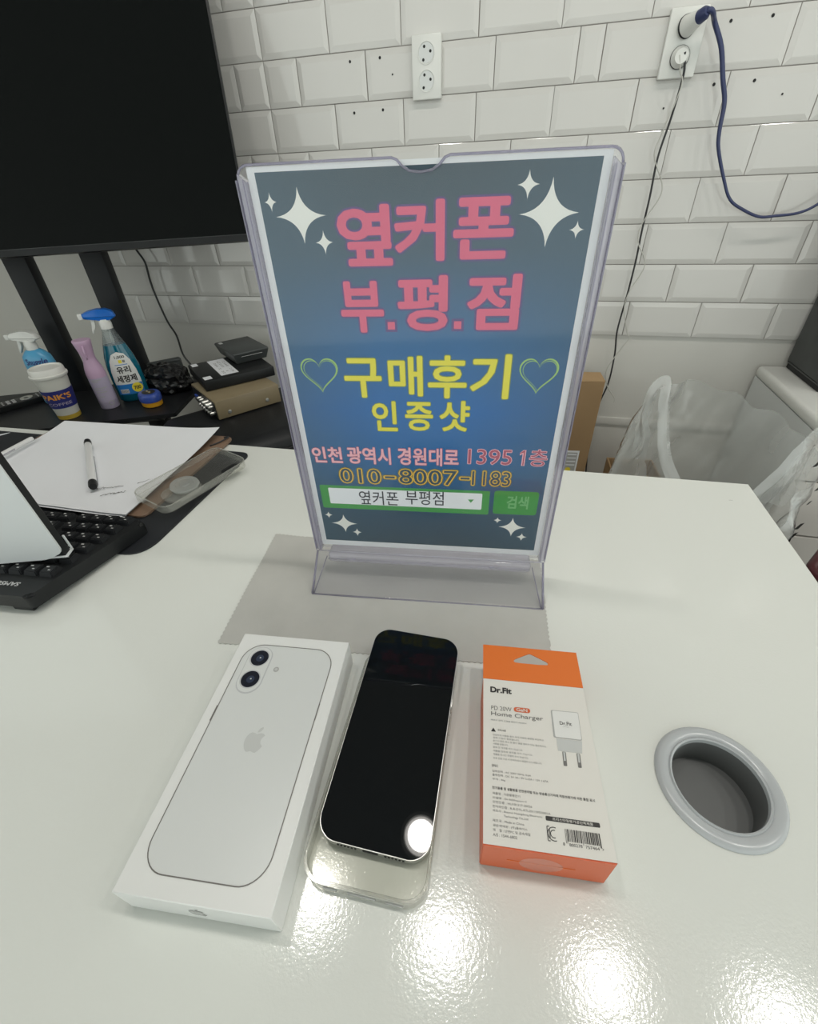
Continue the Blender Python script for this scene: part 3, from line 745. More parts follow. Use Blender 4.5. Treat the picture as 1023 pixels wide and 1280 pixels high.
def hole_at(a):
    best = None
    for i in range(len(hp)):
        p = Vector(hp[i]) - Vector((0, cy_)); q_ = Vector(hp[(i + 1) % len(hp)]) - Vector((0, cy_)); d = Vector((math.cos(a), math.sin(a)))
        e = q_ - p; den = d.x * (-e.y) + e.x * d.y
        if abs(den) < 1e-12: continue
        t = (p.x * (-e.y) + e.x * p.y) / den; s_ = (d.x * p.y - d.y * p.x) / den
        if t > 0 and -1e-6 <= s_ <= 1 + 1e-6: best = t if best is None else max(best, t)
    return (best * math.cos(a), cy_ + best * math.sin(a))
angs = sorted({round(math.atan2(p[1] - cy_, p[0]) % (2 * PI), 6) for p in hp} | {round(math.atan2(y - cy_, x) % (2 * PI), 6) for x in (-DW / 2, DW / 2) for y in (0.0, 0.0294)})
bm = bmesh.new(); ring_prism(bm, [tabout(a) for a in angs], [hole_at(a) for a in angs], -0.0003, 0.0003)
for v in bm.verts: v.co.z += dz(v.co.y) - 0.0001
bm_obj('hang_tab', bm, M['orange'], dr)
def dtext(s, u0, u1, v0, v1, mt='ink', off=0.0, lift=0.00030): return lettering('lettering', s, (u0 / 1000, u1 / 1000, v0 / 1000, v1 / 1000), df, M[mt], dr, off, lift)
dtext('Dr.Fit', -29.0, -15.0, -10.3, -6.3, 'ink', 0.045)
dtext('PD 20W', -28.8, -15.4, -23.4, -20.4, 'ink_grey', 0.0)
decal('badge', rr(0.0107, 0.0034, 0.0016, 5, -0.0086, -0.0214), df, M['orange_dark'], dr, 0.00026)
dtext('GaN', -12.2, -5.2, -22.5, -20.3, 'card', 0.02, 0.00036)
dtext('Home Charger', -28.9, 4.6, -28.2, -24.5, 'ink_grey', 0.004)
dtext('빠르고 강력 고효율 충전기 PD20W', -29.0, -6.2, -31.0, -29.9, 'ink_mid', 0.01)
decal('warning_mark', [(-0.0291, -0.0383), (-0.0261, -0.0383), (-0.0276, -0.0357)], df, M['ink'], dr, 0.0003)
dtext('유의사항', -24.9, -19.7, -37.6, -36.3, 'ink_grey', 0.01)
for s, u1, v in (('안전하게 사용을 충전 최대 허용된 용량을 확인하고', 3.5, -40.9), ('정격 기준이 필요합니다.', -11.6, -42.8), ('습기가 많은 장소 및 물이 닿을 염려가 있는 장소에서는', 4.6, -44.7),
                  ('사용을 금합니다.', -18.6, -46.6), ('분해 및 개조를 하지 마십시오.', -9.8, -48.8), ('제품을 임의로 분리를 하지 마십시오.', -4.0, -51.0), ('제품을 장시간 연결해 두지 마십시오.', -6.7, -53.1), ('보호 전원 이상 시 판매처에서 해결하시기 바랍니다.', 1.0, -55.4)):
    dtext(s, -28.0, u1, v, v + 1.15, 'ink_mid', 0.004)
dtext('SPEC', -28.9, -25.1, -60.1, -58.7, 'ink_grey', 0.01)
dtext('입력전력 : AC 220V 50Hz, 0.6A', -28.7, -6.1, -63.2, -61.9, 'ink_grey')
dtext('출력전력 : DC 5V 3A / 9V 2.22A / 12V 1.67A', -28.7, 3.5, -65.3, -64.0, 'ink_grey')
dtext('무게 : 46g', -28.7, -21.2, -67.7, -66.5, 'ink_grey')
dtext('전기용품 및 생활용품 안전관리법 또는 방송통신기자재 적합성평가에 의한 통합 표시', -28.8, 28.2, -72.5, -71.0, 'ink', 0.012)
for s, u0, u1, v in (('제품명 : 가정용충전기', -28.7, -13.2, -75.4), ('모델명 : Dr.fit20wport C', -28.7, -9.6, -77.8), ('안전인증 : HU101317-25026', -28.7, -6.9, -79.9), ('전자파인증 : R-R-DTL-RTL20115PD2001A', -28.8, 2.8, -82.2),
                     ('제조사 : Shaanxi Huangdong Electronic', -28.8, -1.7, -84.4), ('Technology Co.,Ltd', -22.7, -9.6, -86.6), ('제조국 : Made in China', -28.9, -11.9, -89.2), ('공급/판매원 : (주)플레이스', -28.7, -10.3, -91.6),
                     ('재    질 : 난연PC 및 금속재질', -28.8, -9.0, -93.7), ('A/S : 1544-6802', -28.8, -16.0, -96.0)):
    dtext(s, u0, u1, v, v + 1.35, 'ink_grey')
decal('black_band', rr(0.0286, 0.0023, 0.0005, 3, 0.0143, -0.0839), df, M['ink'], dr, 0.00026)
dtext('프리스타일용기공단독제품', 3.6, 25.0, -84.6, -83.2, 'card', 0.01, 0.00034)
# round certification letters and the bar code
def arc(cx, cy, r0, r1, a0, a1, n=16):
    return [(cx + r1 * math.cos(a0 + (a1 - a0) * i / n), cy + r1 * math.sin(a0 + (a1 - a0) * i / n)) for i in range(n + 1)] + [(cx + r0 * math.cos(a1 - (a1 - a0) * i / n), cy + r0 * math.sin(a1 - (a1 - a0) * i / n)) for i in range(n + 1)]
for r0, r1 in ((0.0030, 0.0034), (0.0016, 0.0020)):
    decal('certification_mark', arc(0.0036, -0.0911, r0, r1, PI * 0.38, PI * 1.62), df, M['ink'], dr, 0.0003)
for x0 in (0.0000, 0.0012):
    decal('certification_mark', rect_poly(x0, x0 + 0.0004, -0.0944 + x0, -0.0878 - x0), df, M['ink'], dr, 0.0003)
for a, b in ((0.0002, 0.0014), ):
    decal('certification_mark', rect_poly(a, b, -0.0947, -0.0943), df, M['ink'], dr, 0.0003); decal('certification_mark', rect_poly(a, b, -0.0879, -0.0875), df, M['ink'], dr, 0.0003)
rnd = random.Random(3); bmb = bmesh.new(); x = 9.5
while x < 27.4:
    w = rnd.choice((0.22, 0.22, 0.42, 0.62))
    lo = -94.6 if (x < 10.2 or 17.9 < x < 18.8 or x > 26.6) else -93.6
    bmb.faces.new([bmb.verts.new(df(a / 1000, b / 1000, 0.0003)) for a, b in ((x, lo), (x + w, lo), (x + w, -87.9), (x, -87.9))]); x += w + rnd.choice((0.22, 0.3, 0.42))
bm_obj('bar_code', bmb, M['ink'], dr)
dtext('8', 7.8, 8.7, -95.7, -94.3, 'ink'); dtext('800278', 11.0, 17.6, -95.7, -94.3, 'ink'); dtext('757464', 19.2, 26.2, -95.7, -94.3, 'ink'); dtext('>', 27.6, 28.4, -95.6, -94.5, 'ink')
# printed charger
decal('printed_charger', round_poly([(0.0102, -0.0190), (0.0278, -0.0188), (0.0272, -0.0378), (0.0098, -0.0376)], 0.0012), df, M['ink_mid'], dr, 0.00022)
decal('printed_charger', round_poly([(0.0110, -0.0194), (0.0275, -0.0192), (0.0269, -0.0372), (0.0110, -0.0371)], 0.0010), df, M['label_white'], dr, 0.00028)
decal('printed_charger', [(0.0114, -0.0380), (0.0271, -0.0380), (0.0258, -0.0458), (0.0116, -0.0458)], df, M['logo_grey'], dr, 0.00024)
for a in (0.0140, 0.0224):
    decal('printed_pin', round_poly([(a, -0.0460), (a + 0.0021, -0.0460), (a + 0.0018, -0.0545), (a - 0.0003, -0.0545)], 0.0006), df, M['ink_grey'], dr, 0.00024)
    decal('printed_pin', round_poly([(a + 0.0005, -0.0462), (a + 0.0016, -0.0462), (a + 0.0013, -0.0515), (a + 0.0003, -0.0515)], 0.0003), df, M['logo_grey'], dr, 0.0003)
dtext('Dr.Fit', 14.9, 22.3, -28.7, -26.4, 'ink_grey', 0.025, 0.00036); dtext('charger', 16.6, 20.6, -30.2, -29.5, 'ink_mid', 0.0, 0.00036)
# slit and round seal on the lower end
box('tuck_slit', (-0.020, 0.016, -DL - 0.0002, -DL + 0.0002, 0.0150, 0.0156), M['orange'], dr)
def dend(u, v, d): return Vector((u, -DL - d, v))
decal('clear_seal', circ(-0.002, 0.0156, 0.0115, 28, 0.0098), dend, clear('seal_film', (1.0, 1.0, 1.0), rough=0.3, boost=1.2, scatter=0.0), dr, 0.0004)

# ------------------------------------------------------------------ left side of the counter: mat, keyboard, slab, clipboard, papers, pens, second case
mp = [(-0.3060, 0.1905), (-1.12, 0.1800), (-1.12, -0.0500), (-0.3500, -0.0420), (-0.3060, -0.0330)]
mo = prism('desk_mat', round_poly([(-0.3060, 0.1905), (-1.12, 0.1800), (-1.12, -0.0500), (-0.3058, -0.0400)], [0.016, 0.016, 0.016, 0.030], 8), ZT + 0.0002, ZT + 0.0020, M['mat'])
tag(mo, 'thin black desk mat with rounded corners under the clipboard and keyboard', 'desk mat')

kb = thing('keyboard', 'black keyboard facing away at the left edge of the counter', 'keyboard', (-0.3464, -0.1278, ZT), 0.10)
def kz(y): return 0.0235 - 0.05 * y              # upper surface, raised towards the viewer on its feet
kpoly = round_poly([(0.0, 0.0), (0.0325, 0.127), (-0.43, 0.127), (-0.43, -0.002)], [0.006, 0.010, 0.010, 0.010], 5)
bm = bmesh.new(); add_prism(bm, kpoly, 0, 1)
for v in bm.verts: v.co.z = kz(v.co.y) if v.co.z > .5 else kz(v.co.y) - 0.0155
es = [e for e in bm.edges if all(abs(v.co.z - kz(v.co.y)) < 1e-6 for v in e.verts)]
bmesh.ops.bevel(bm, geom=es, offset=0.003, segments=3, affect='EDGES')
auto_smooth(bm_obj('case', bm, M['black'], kb))
for fx in (-0.03, -0.38):
    box('flip_foot', (fx, fx + 0.022, 0.002, 0.012, 0.0008, 0.0095), M['black'], kb, 0.001)
bmk = bmesh.new()
kp = [(-0.0078, -0.0072), (0.0078, -0.0072), (0.0078, 0.0072), (-0.0078, 0.0072)]; kt = [(-0.0062, -0.0058), (0.0062, -0.0058), (0.0062, 0.0048), (-0.0062, 0.0048)]
A = [bmk.verts.new((x, y, 0.0)) for x, y in kp]; B = [bmk.verts.new((x, y, 0.0058)) for x, y in kt]; bmk.faces.new(B)
for i in range(4): bmk.faces.new((A[i], A[(i + 1) % 4], B[(i + 1) % 4], B[i]))
bmesh.ops.bevel(bmk, geom=[e for e in bmk.edges if any(v in B for v in e.verts)], offset=0.0009, segments=2, affect='EDGES')
kme = bpy.data.meshes.new('key'); bmesh.ops.recalc_face_normals(bmk, faces=bmk.faces[:]); bmk.to_mesh(kme); bmk.free(); kme.materials.append(M['key'])
lme = bpy.data.meshes.new('key_legend'); bml = bmesh.new()
for (a, b, c_, d) in ((-0.0040, -0.0010, 0.0010, 0.0024), (0.0008, 0.0034, -0.0030, -0.0018)):
    bml.faces.new([bml.verts.new(p) for p in ((a, c_, 0.0060), (b, c_, 0.0060), (b, d, 0.0060), (a, d, 0.0060))])
bml.to_mesh(lme); bml.free(); lme.materials.append(M['legend'])
for r_ in range(6):
    yk = 0.0335 + r_ * 0.0168 + (0.003 if r_ else 0)
    for c_ in range(21):
        xk = yk * 0.20 - 0.012 - c_ * 0.0172 - (0.006 if c_ >= 4 else 0)
        k = bpy.data.objects.new('key', kme); C.objects.link(k); k.parent = kb
        k.location = (xk, yk, kz(yk) - 0.0006); k.rotation_euler = (-0.05, 0, 0)
        if c_ < 9:
            l = bpy.data.objects.new('key_legend', lme); C.objects.link(l); l.parent = k
def kbf(u, v, d): return Vector((-u, 0.0245 - v, kz(0.0245 - v) + d))
lettering('lettering', 'SAMSUNG', (0.0225, 0.0605, 0.0080, 0.0128), kbf, M['legend'], kb, 0.03, 0.0002)

# slab with a white cover standing on the keyboard
dd = Vector((0.9465, 0.3227)); ang = math.atan2(dd.y, dd.x)
sl = thing('covered_tablet', 'white covered slab with a black side standing on the keyboard', 'tablet', (-0.3468, -0.0806, 0.7790), 0, rot=(0.045, 0, ang))
prism('body', round_poly([(-0.2600, 0.0016), (-0.0010, 0.0016), (-0.0010, 0.0108), (-0.2600, 0.0108)], 0.001), 0.0022, 0.205, M['black'], sl)
bm = bmesh.new(); add_prism(bm, round_poly([(-0.262, 0.0), (-0.018, -0.0), (0.0, 0.008), (0.0, 0.208), (-0.262, 0.208)], [0.004, 0.006, 0.006, 0.004, 0.004], 5), -0.0002, 0.0014)
for v in bm.verts: v.co = Vector((v.co.x, v.co.z, v.co.y))
auto_smooth(bm_obj('front_cover', bm, M['slab_white'], sl))
box('bottom_lip', (-0.262, 0.0012, 0.0002, 0.0124, 0.0005, 0.0022), M['slab_white'], sl, 0.0005)
box('corner_lip', (-0.0006, 0.0012, 0.0108, 0.0124, 0.0020, 0.0200), M['slab_white'], sl, 0.0004)

# clipboard and papers
cb = thing('clipboard', 'brown hardboard clipboard under the white papers', 'clipboard', (-0.5150, 0.1180, ZT + 0.0022), 0.03)
prism('board', rr(0.3240, 0.2080, 0.010, 6), 0.0, 0.0032, M['hardboard'], cb, 0.0006, 1)
box('clip_plate', (-0.1700, -0.1560, -0.05, 0.05, 0.0032, 0.0062), M['steel'], cb, 0.001)
tube('clip_wire', [(0.142, 0.070, 0.0042), (0.1515, 0.082, 0.0050), (0.1575, 0.098, 0.0058), (0.150, 0.0965, 0.0050)], 0.0011, M['cable_black'], cb, 6)
def paper_sheet(name, q, z, label, curl, group=None):
    bm = bmesh.new(); n, mm = 16, 12; V = []
    for j in range(mm + 1):
        for i in range(n + 1):
            s, t = i / n, j / mm
            p = (Vector(q[0]) * (1 - s) + Vector(q[1]) * s) * (1 - t) + (Vector(q[3]) * (1 - s) + Vector(q[2]) * s) * t
            zz = z + curl * (max(0, t - .55) ** 2 * 1.6 + max(0, s - .72) ** 2 * (1.5 + t * 2)) + 0.0006 * noise.noise(Vector((p.x * 14, p.y * 14, z * 50)))
            V.append((bm.verts.new((p.x, p.y, zz)), bm.verts.new((p.x, p.y, zz - 0.00015))))
    K = n + 1
    for j in range(mm):
        for i in range(n):
            a, b, c, d = j * K + i, j * K + i + 1, (j + 1) * K + i + 1, (j + 1) * K + i
            bm.faces.new((V[a][0], V[b][0], V[c][0], V[d][0])); bm.faces.new((V[d][1], V[c][1], V[b][1], V[a][1]))
    per = [i for i in range(n)] + [j * K + n for j in range(mm)] + [mm * K + i for i in range(n, 0, -1)] + [j * K for j in range(mm, 0, -1)]
    for a, b in zip(per, per[1:] + per[:1]): bm.faces.new((V[a][0], V[a][1], V[b][1], V[b][0]))
    o = bm_obj(name, bm, M['paper'], None, True); auto_smooth(o, 50); return tag(o, label, 'paper', group)
paper_sheet('paper_sheet', [(-0.664, 0.008), (-0.3690, 0.010), (-0.3830, 0.2225), (-0.6660, 0.2110)], ZT + 0.0075, 'white blank paper sheet under the written sheet on the clipboard', 0.010)
ps = paper_sheet('paper_sheet', [(-0.660, 0.010), (-0.3670, 0.0120), (-0.3780, 0.2290), (-0.6650, 0.2150)], ZT + 0.0095, 'white paper sheet with faint handwriting on top of the clipboard', 0.016)
def scrib(x0, y0, x1, y1, seed, amp=0.0022, n=26):
    r_ = random.Random(seed); pts = []
    for i in range(n):
        t = i / (n - 1); pts.append((x0 + (x1 - x0) * t + r_.uniform(-amp, amp) * .6, y0 + (y1 - y0) * t + r_.uniform(-amp, amp), ZT + 0.0109))
    return pts
for a in ((-0.452, 0.052, -0.418, 0.066, 1), (-0.404, 0.075, -0.372, 0.108, 2), (-0.430, 0.042, -0.405, 0.056, 4)):
    tube('handwriting', scrib(*a), 0.00028, M['ink_grey'], ps, 4, 2)
sc = prism('paper_scrap', [(-0.800, 0.135), (-0.748, 0.180), (-0.752, 0.172), (-0.795, 0.118)][::-1], ZT + 0.0028, ZT + 0.0034, M['paper']); tag(sc, 'small white paper corner on the desk mat at the left frame edge', 'paper')

def pen(label, p0, p1, cap_clear, white=True):
    p0, p1 = Vector(p0), Vector(p1); d = p1 - p0; L = d.length
    t = thing('pen', label, 'pen', p0); t.rotation_euler = Vector((0, 0, 1)).rotation_difference(d.normalized()).to_euler()
    lathe('barrel', [(0.0, 0.010), (0.0030, 0.010), (0.0046, 0.014), (0.0048, L - 0.012), (0.0, L - 0.012)], M['pen_white'], t, 16)
    lathe('tip', [(0.0010, 0.0), (0.0036, 0.010), (0.0038, 0.013), (0.0, 0.013)] if not cap_clear else [(0.0, 0.0), (0.0044, 0.001), (0.0050, 0.006), (0.0049, 0.014), (0.0, 0.014)], M['black'], t, 16)
    lathe('end_plug', [(0.0, L - 0.013), (0.0050, L - 0.013), (0.0052, L - 0.003), (0.0044, L), (0.0, L)], M['black'], t, 16)
    box('pocket_clip', (0.0050, 0.0062, -0.0014, 0.0014, L * 0.35, L - 0.008), M['pen_clear'], t, 0.0004)
    return t
pen('white pen with black ends lying on the written paper', (-0.5545, 0.1523, ZT + 0.0190), (-0.4450, 0.0480, ZT + 0.0178), True)
pen('white pen with a black tip at the left edge of the papers', (-0.6535, 0.1580, ZT + 0.0180), (-0.6490, 0.0280, ZT + 0.0180), False).scale = (0.72, 0.72, 1.0)

# second clear case with round grip on the clipboard edge
c2 = thing('clear_grip_case', 'clear phone case with a round grip lying over the clipboard edge', 'phone case', (-0.3295, 0.0920, ZT + 0.0105), 0, rot=(0.0, 0.085, -0.285))
c2.location.z = ZT + 0.0125
W2, L2 = 0.0630, 0.1300
prism('back_plate', rr(W2, L2, 0.0115, 8), 0.0, 0.0010, M['tpu'], c2)
bm = bmesh.new(); ring_prism(bm, rr(W2, L2, 0.0115, 8), rr(W2 - 0.0030, L2 - 0.0030, 0.0100, 8), 0.0010, 0.0095); auto_smooth(bm_obj('rim', bm, M['tpu_rim'], c2))
tube('rim_bead', [(x, y, 0.0095) for x, y in rr(W2 - 0.002, L2 - 0.002, 0.0105, 8)] + [(W2 / 2 - 0.001, L2 / 2 - 0.0115, 0.0095)], 0.0008, M['tpu_rim'], c2, 6, 1)
prism('camera_cutout', rr(0.0130, 0.0270, 0.006, 6, 0.0185, 0.0440), 0.0011, 0.0016, M['black'], c2)
prism('grip_plate', rr(0.0360, 0.0480, 0.0150, 8, 0.0080, -0.0245), 0.0011, 0.0032, M['tpu_rim'], c2)
lathe('grip_disc', [(0.0170, 0.0034), (0.0178, 0.0060), (0.0168, 0.0078), (0.0110, 0.0082), (0.0105, 0.0074), (0.0060, 0.0074), (0.0055, 0.0084), (0.0, 0.0084)], clear('frosted_grip', (0.9, 0.91, 0.9), rough=0.25, boost=1.4, scatter=0.45, diff=(0.72, 0.74, 0.72)), c2, 32, cx=0.0050, cy=-0.0170, cap=False)

# ------------------------------------------------------------------ television on its floor stand, and the stand's shelf
YAW = 0.39
tn = Vector((math.sin(YAW), -math.cos(YAW), 0))
tvc = Vector((0.0692, -0.3143, 1.066)) + Vector((-0.6244, 1.0474, -0.0959)) * 1.03    # lower right corner
tv = thing('television', 'large black television at the upper left in front of the tiled wall', 'television', tvc, 0, rot=(-0.295, -0.010, YAW))
TWd, THt = 0.98, 0.58
box('back_shell', (-TWd + 0.004, -0.004, 0.004, 0.034, 0.004, THt - 0.004), M['black'], tv, 0.006)
bm = bmesh.new()
for b in ((-TWd, 0, -0.003, 0.006, 0.0, 0.0135), (-TWd, 0, -0.003, 0.006, THt - 0.006, THt), (-0.004, 0, -0.003, 0.006, 0.0135, THt - 0.006), (-TWd, -TWd + 0.004, -0.003, 0.006, 0.0135, THt - 0.006)): add_box(bm, *b)
bm_obj('bezel', bm, M['black'], tv)
box('screen', (-TWd + 0.004, -0.004, -0.0015, 0.003, 0.0135, THt - 0.006), M['screen'], tv)
box('bezel_line', (-TWd, 0, -0.0034, -0.0029, 0.0128, 0.0136), M['grey_mesh'], tv)
st = thing('television_stand', 'black metal television stand with two posts and a dark shelf', 'television stand', (-1.21, 0.704, 0), YAW)
for px in (0.0, 0.183):
    box('post', (px - 0.028, px + 0.028, -0.022, 0.022, 0.03, 1.35), M['black_satin'], st, 0.004)
box('cross_bar', (-0.10, 0.30, -0.030, -0.020, 1.12, 1.17), M['black_satin'], st, 0.003)
for px in (0.0, 0.183):
    box('foot', (px - 0.03, px + 0.03, -0.33, 0.08, 0.0, 0.03), M['black_satin'], st, 0.005)
# shelf fixed to the posts
bm = bmesh.new(); add_prism(bm, round_poly([(-0.62, -0.322), (0.336, -0.2570), (0.372, 0.032), (-0.62, -0.023)], 0.006, 3), 0.590, 0.600)
o = bm_obj('shelf', bm, M['black_satin'], st)
box('shelf_bracket', (0.10, 0.28, -0.20, -0.03, 0.560, 0.590), M['grey_mesh'], st)
box('bracket_plate', (0.03, 0.12, -0.235, -0.200, 0.545, 0.590), M['cab_side'], st, 0.002)
SZ = 0.600

# ---- things on the shelf
cupt = thing('coffee_cup', 'white paper coffee cup with a lid and navy sleeve on the black shelf', 'cup', (-1.0753, 0.5316, SZ), 0)
def cr_(z): return 0.0255 + (0.0375 - 0.0255) * z / 0.112
lathe('cup_body', [(0.0, 0.0005), (0.0250, 0.0005), (0.0255, 0.002), (0.0376, 0.112), (0.0, 0.112)], M['cup'], cupt, 40)
lathe('foot_band', [(cr_(0.001) + .0004, 0.001), (cr_(0.012) + .0004, 0.012)], M['gold'], cupt, 40, cap=False)
lathe('lid', [(0.0400, 0.108), (0.0412, 0.110), (0.0412, 0.114), (0.0385, 0.116), (0.0375, 0.127), (0.0360, 0.1295), (0.0335, 0.1295), (0.0325, 0.1265), (0.0, 0.1265)], M['lid'], cupt, 40, cap=False)
lathe('sleeve', [(cr_(0.032) + .0009, 0.032), (cr_(0.078) + .0012, 0.078)], M['navy'], cupt, 40, cap=False)
A0 = math.radians(-52)
def cupf(u, v, d):
    r = cr_(v) + 0.0016 + d; a = A0 + u / 0.033
    return Vector((r * math.cos(a), r * math.sin(a), v))
lettering('lettering', "PAIK'S", (-0.0330, 0.0330, 0.0560, 0.0690), cupf, M['orange_text'], cupt, 0.035, 0.0003, cuts=24)
lettering('lettering', 'COFFEE', (-0.0290, 0.0290, 0.0400, 0.0470), cupf, M['lilac'], cupt, 0.01, 0.0003, cuts=24)

lm = thing('lilac_spray_bottle', 'slim lilac hair mist bottle with pink cap beside the coffee cup', 'bottle', (-1.0119, 0.6044, SZ), 0)
lathe('bottle_body', [(0.0, 0.0005), (0.0215, 0.0005), (0.0230, 0.003), (0.0230, 0.080), (0.0222, 0.085), (0.0, 0.085)], M['lilac'], lm, 32)
lathe('cap', [(0.0228, 0.084), (0.0228, 0.094), (0.0205, 0.108), (0.0150, 0.128), (0.0148, 0.138), (0.0195, 0.165), (0.0212, 0.174), (0.0200, 0.1765), (0.0, 0.1775)], M['lilac_dark'], lm, 32, cap=False)
tube('trigger', [(0.012, -0.0140, 0.165), (0.017, -0.0200, 0.150), (0.014, -0.0185, 0.134)], 0.0024, M['lilac_dark'], lm, 6)
def lilf(u, v, d): a = math.radians(-42) + u / 0.023; r = 0.0232 + d; return Vector((r * math.cos(a), r * math.sin(a), v))
decal('label', rect_poly(-0.024, 0.024, 0.020, 0.070), lilf, M['lilac'], lm, 0.0002, cuts=10)
for vv, w in ((0.079, 0.015), (0.075, 0.010), (0.058, 0.018), (0.053, 0.013), (0.047, 0.016), (0.035, 0.010)):
    decal('label_line', rect_poly(-0.018, -0.018 + w * 1.6, vv, vv + 0.0018), lilf, M['ink_mid'], lm, 0.0004, cuts=6)
decal('round_symbol', circ(0.006, 0.017, 0.0065, 20), lilf, M['ink_mid'], lm, 0.0003, cuts=4, holes=circ(0.006, 0.017, 0.0050, 20))

def trigger_head(parent, z, mat_head, mat_neck, s=1.0, noz=None):
    """spray head seen from the side: nozzle towards +x, collar below"""
    lathe('collar', [(0.0, z - 0.002), (0.0140 * s, z - 0.002), (0.0146 * s, z + 0.010 * s), (0.0125 * s, z + 0.021 * s), (0.0, z + 0.021 * s)], mat_neck, parent, 24)
    prof = [(-0.0300, 0.024), (-0.0160, 0.019), (0.0040, 0.018), (0.0140, 0.021), (0.0290, 0.0245), (0.0420, 0.0260), (0.0430, 0.0370), (0.0300, 0.0420), (0.0080, 0.0455), (-0.0120, 0.0440), (-0.0260, 0.0370)]
    bm = bmesh.new(); add_prism(bm, round_poly([(x * s, zz * s) for x, zz in prof][::-1], 0.003 * s, 3), -0.0105 * s, 0.0105 * s, 0.004 * s, 2)
    for v in bm.verts: v.co = Vector((v.co.x, -v.co.z, v.co.y + z))
    auto_smooth(bm_obj('spray_head', bm, mat_head, parent), 50)
    box('nozzle', (0.0420 * s, 0.0520 * s, -0.0075 * s, 0.0075 * s, z + 0.0255 * s, z + 0.0385 * s), noz or mat_neck, parent, 0.001)
    bm = bmesh.new()
    pr_ = round_poly([(x * s, zz * s) for x, zz in [(0.0180, 0.0250), (0.0280, 0.0250), (0.0300, 0.0100), (0.0360, -0.0080), (0.0330, -0.0100), (0.0240, 0.0050)]], 0.0015 * s, 3)
    add_prism(bm, pr_, -0.0050 * s, 0.0050 * s, 0.001, 1)
    for v in bm.verts: v.co = Vector((v.co.x, -v.co.z, v.co.y + z))
    auto_smooth(bm_obj('trigger', bm, mat_neck, parent), 50)

gc = thing('glass_cleaner_bottle', 'teal glass cleaner spray bottle with a blue trigger head', 'bottle', (-0.9800, 0.6650, SZ), math.radians(218))
GP = [(0.0, 0.001), (0.0330, 0.001), (0.0385, 0.006), (0.0400, 0.050), (0.0395, 0.090), (0.0350, 0.120), (0.0262, 0.150)]
lathe('liquid_body', GP + [(0.0, 0.150)], M['teal'], gc, 40, 1.0, 0.62)
lathe('clear_shoulder', [(0.0262, 0.150), (0.0205, 0.166), (0.0150, 0.182), (0.0135, 0.192), (0.0, 0.192)], M['bottle_clear'], gc, 32, 1.0, 0.72, cap=False)
trigger_head(gc, 0.191, M['bluehead'], M['white_plastic'])
tube('dip_tube', [(0, 0, 0.15), (0, 0, 0.19)], 0.0025, M['white_plastic'], gc, 6, 1)
def grad(z):
    for (r0, z0), (r1, z1) in zip(GP[1:], GP[2:]):
        if z0 <= z <= z1: return r0 + (r1 - r0) * (z - z0) / (z1 - z0)
    return GP[-1][0]
def gf(u, v, d):                                 # front of the flattened bottle; u runs to the viewer's right = -x local
    a = grad(v); t = min(0.98, abs(u) / a)
    return Vector((-u, 0.62 * a * math.sqrt(1 - t * t) + d, v))
lab = [(-0.0310, 0.022), (0.0310, 0.022), (0.0318, 0.060), (0.0300, 0.085), (0.0240, 0.112), (0.0150, 0.128), (0.0, 0.134), (-0.0150, 0.128), (-0.0240, 0.112), (-0.0300, 0.085), (-0.0318, 0.060)]
decal('label', lab, gf, M['label_white'], gc, 0.0006, cuts=14)
decal('label_band', rect_poly(-0.0312, 0.0312, 0.022, 0.050), gf, M['label_blue'], gc, 0.0009, cuts=10)
decal('price_spot', circ(0.0170, 0.0380, 0.0130, 24), gf, M['yellow'], gc, 0.0012, cuts=6)
lettering('lettering', '700', (0.0090, 0.0250, 0.0335, 0.0425), gf, M['ink'], gc, 0.03, 0.0015, cuts=8)
lettering('lettering', '유리', (-0.0150, 0.0170, 0.0800, 0.0970), gf, M['ink'], gc, 0.03, 0.0010, cuts=10)
lettering('lettering', '세정제', (-0.0230, 0.0240, 0.0560, 0.0740), gf, M['ink'], gc, 0.03, 0.0010, cuts=14)
lettering('lettering', '1,000', (-0.0090, 0.0140, 0.1170, 0.1245), gf, M['ink'], gc, 0.02, 0.0010, cuts=8)
lettering('lettering', '원', (0.0060, 0.0115, 0.1070, 0.1135), gf, M['ink'], gc, 0.02, 0.0010, cuts=4)
decal('label_spot', rect_poly(-0.0035, 0.0045, 0.1060, 0.1140), gf, M['yellow'], gc, 0.0009, cuts=4)
decal('label_line', rect_poly(-0.0150, 0.0150, 0.1010, 0.1025), gf, M['label_blue'], gc, 0.0009, cuts=8)
decal('bar_code', rect_poly(-0.0260, -0.0060, 0.0260, 0.0370), gf, M['label_white'], gc, 0.0012, cuts=8)
for k in range(7): decal('bar_code', rect_poly(-0.0245 + k * 0.0026, -0.0233 + k * 0.0026, 0.0275, 0.0355), gf, M['ink'], gc, 0.0014, cuts=2)

sn = thing('fabric_spray_bottle', 'light blue spray bottle with a white trigger behind the coffee cup', 'bottle', (-1.1860, 0.6080, SZ), math.radians(198))
SP = [(0.0, 0.001), (0.0330, 0.001), (0.0370, 0.006), (0.0370, 0.095), (0.0375, 0.112), (0.0340, 0.130), (0.0230, 0.142), (0.0150, 0.147)]
lathe('bottle_body', SP + [(0.0, 0.147)], M['lightblue'], sn, 40, 1.0, 0.70)
trigger_head(sn, 0.148, M['white_plastic'], M['white_plastic'], 0.98)
def sf(u, v, d):
    r = 0.0372 if v < 0.112 else 0.0375 - (v - 0.112) * 0.19
    t = min(0.98, abs(u) / r); return Vector((-u, 0.70 * r * math.sqrt(1 - t * t) + d, v))
lettering('lettering', 'Snuggle', (-0.0180, 0.0310, 0.1080, 0.1270), sf, M['navy'], sn, 0.015, 0.0008, cuts=16)

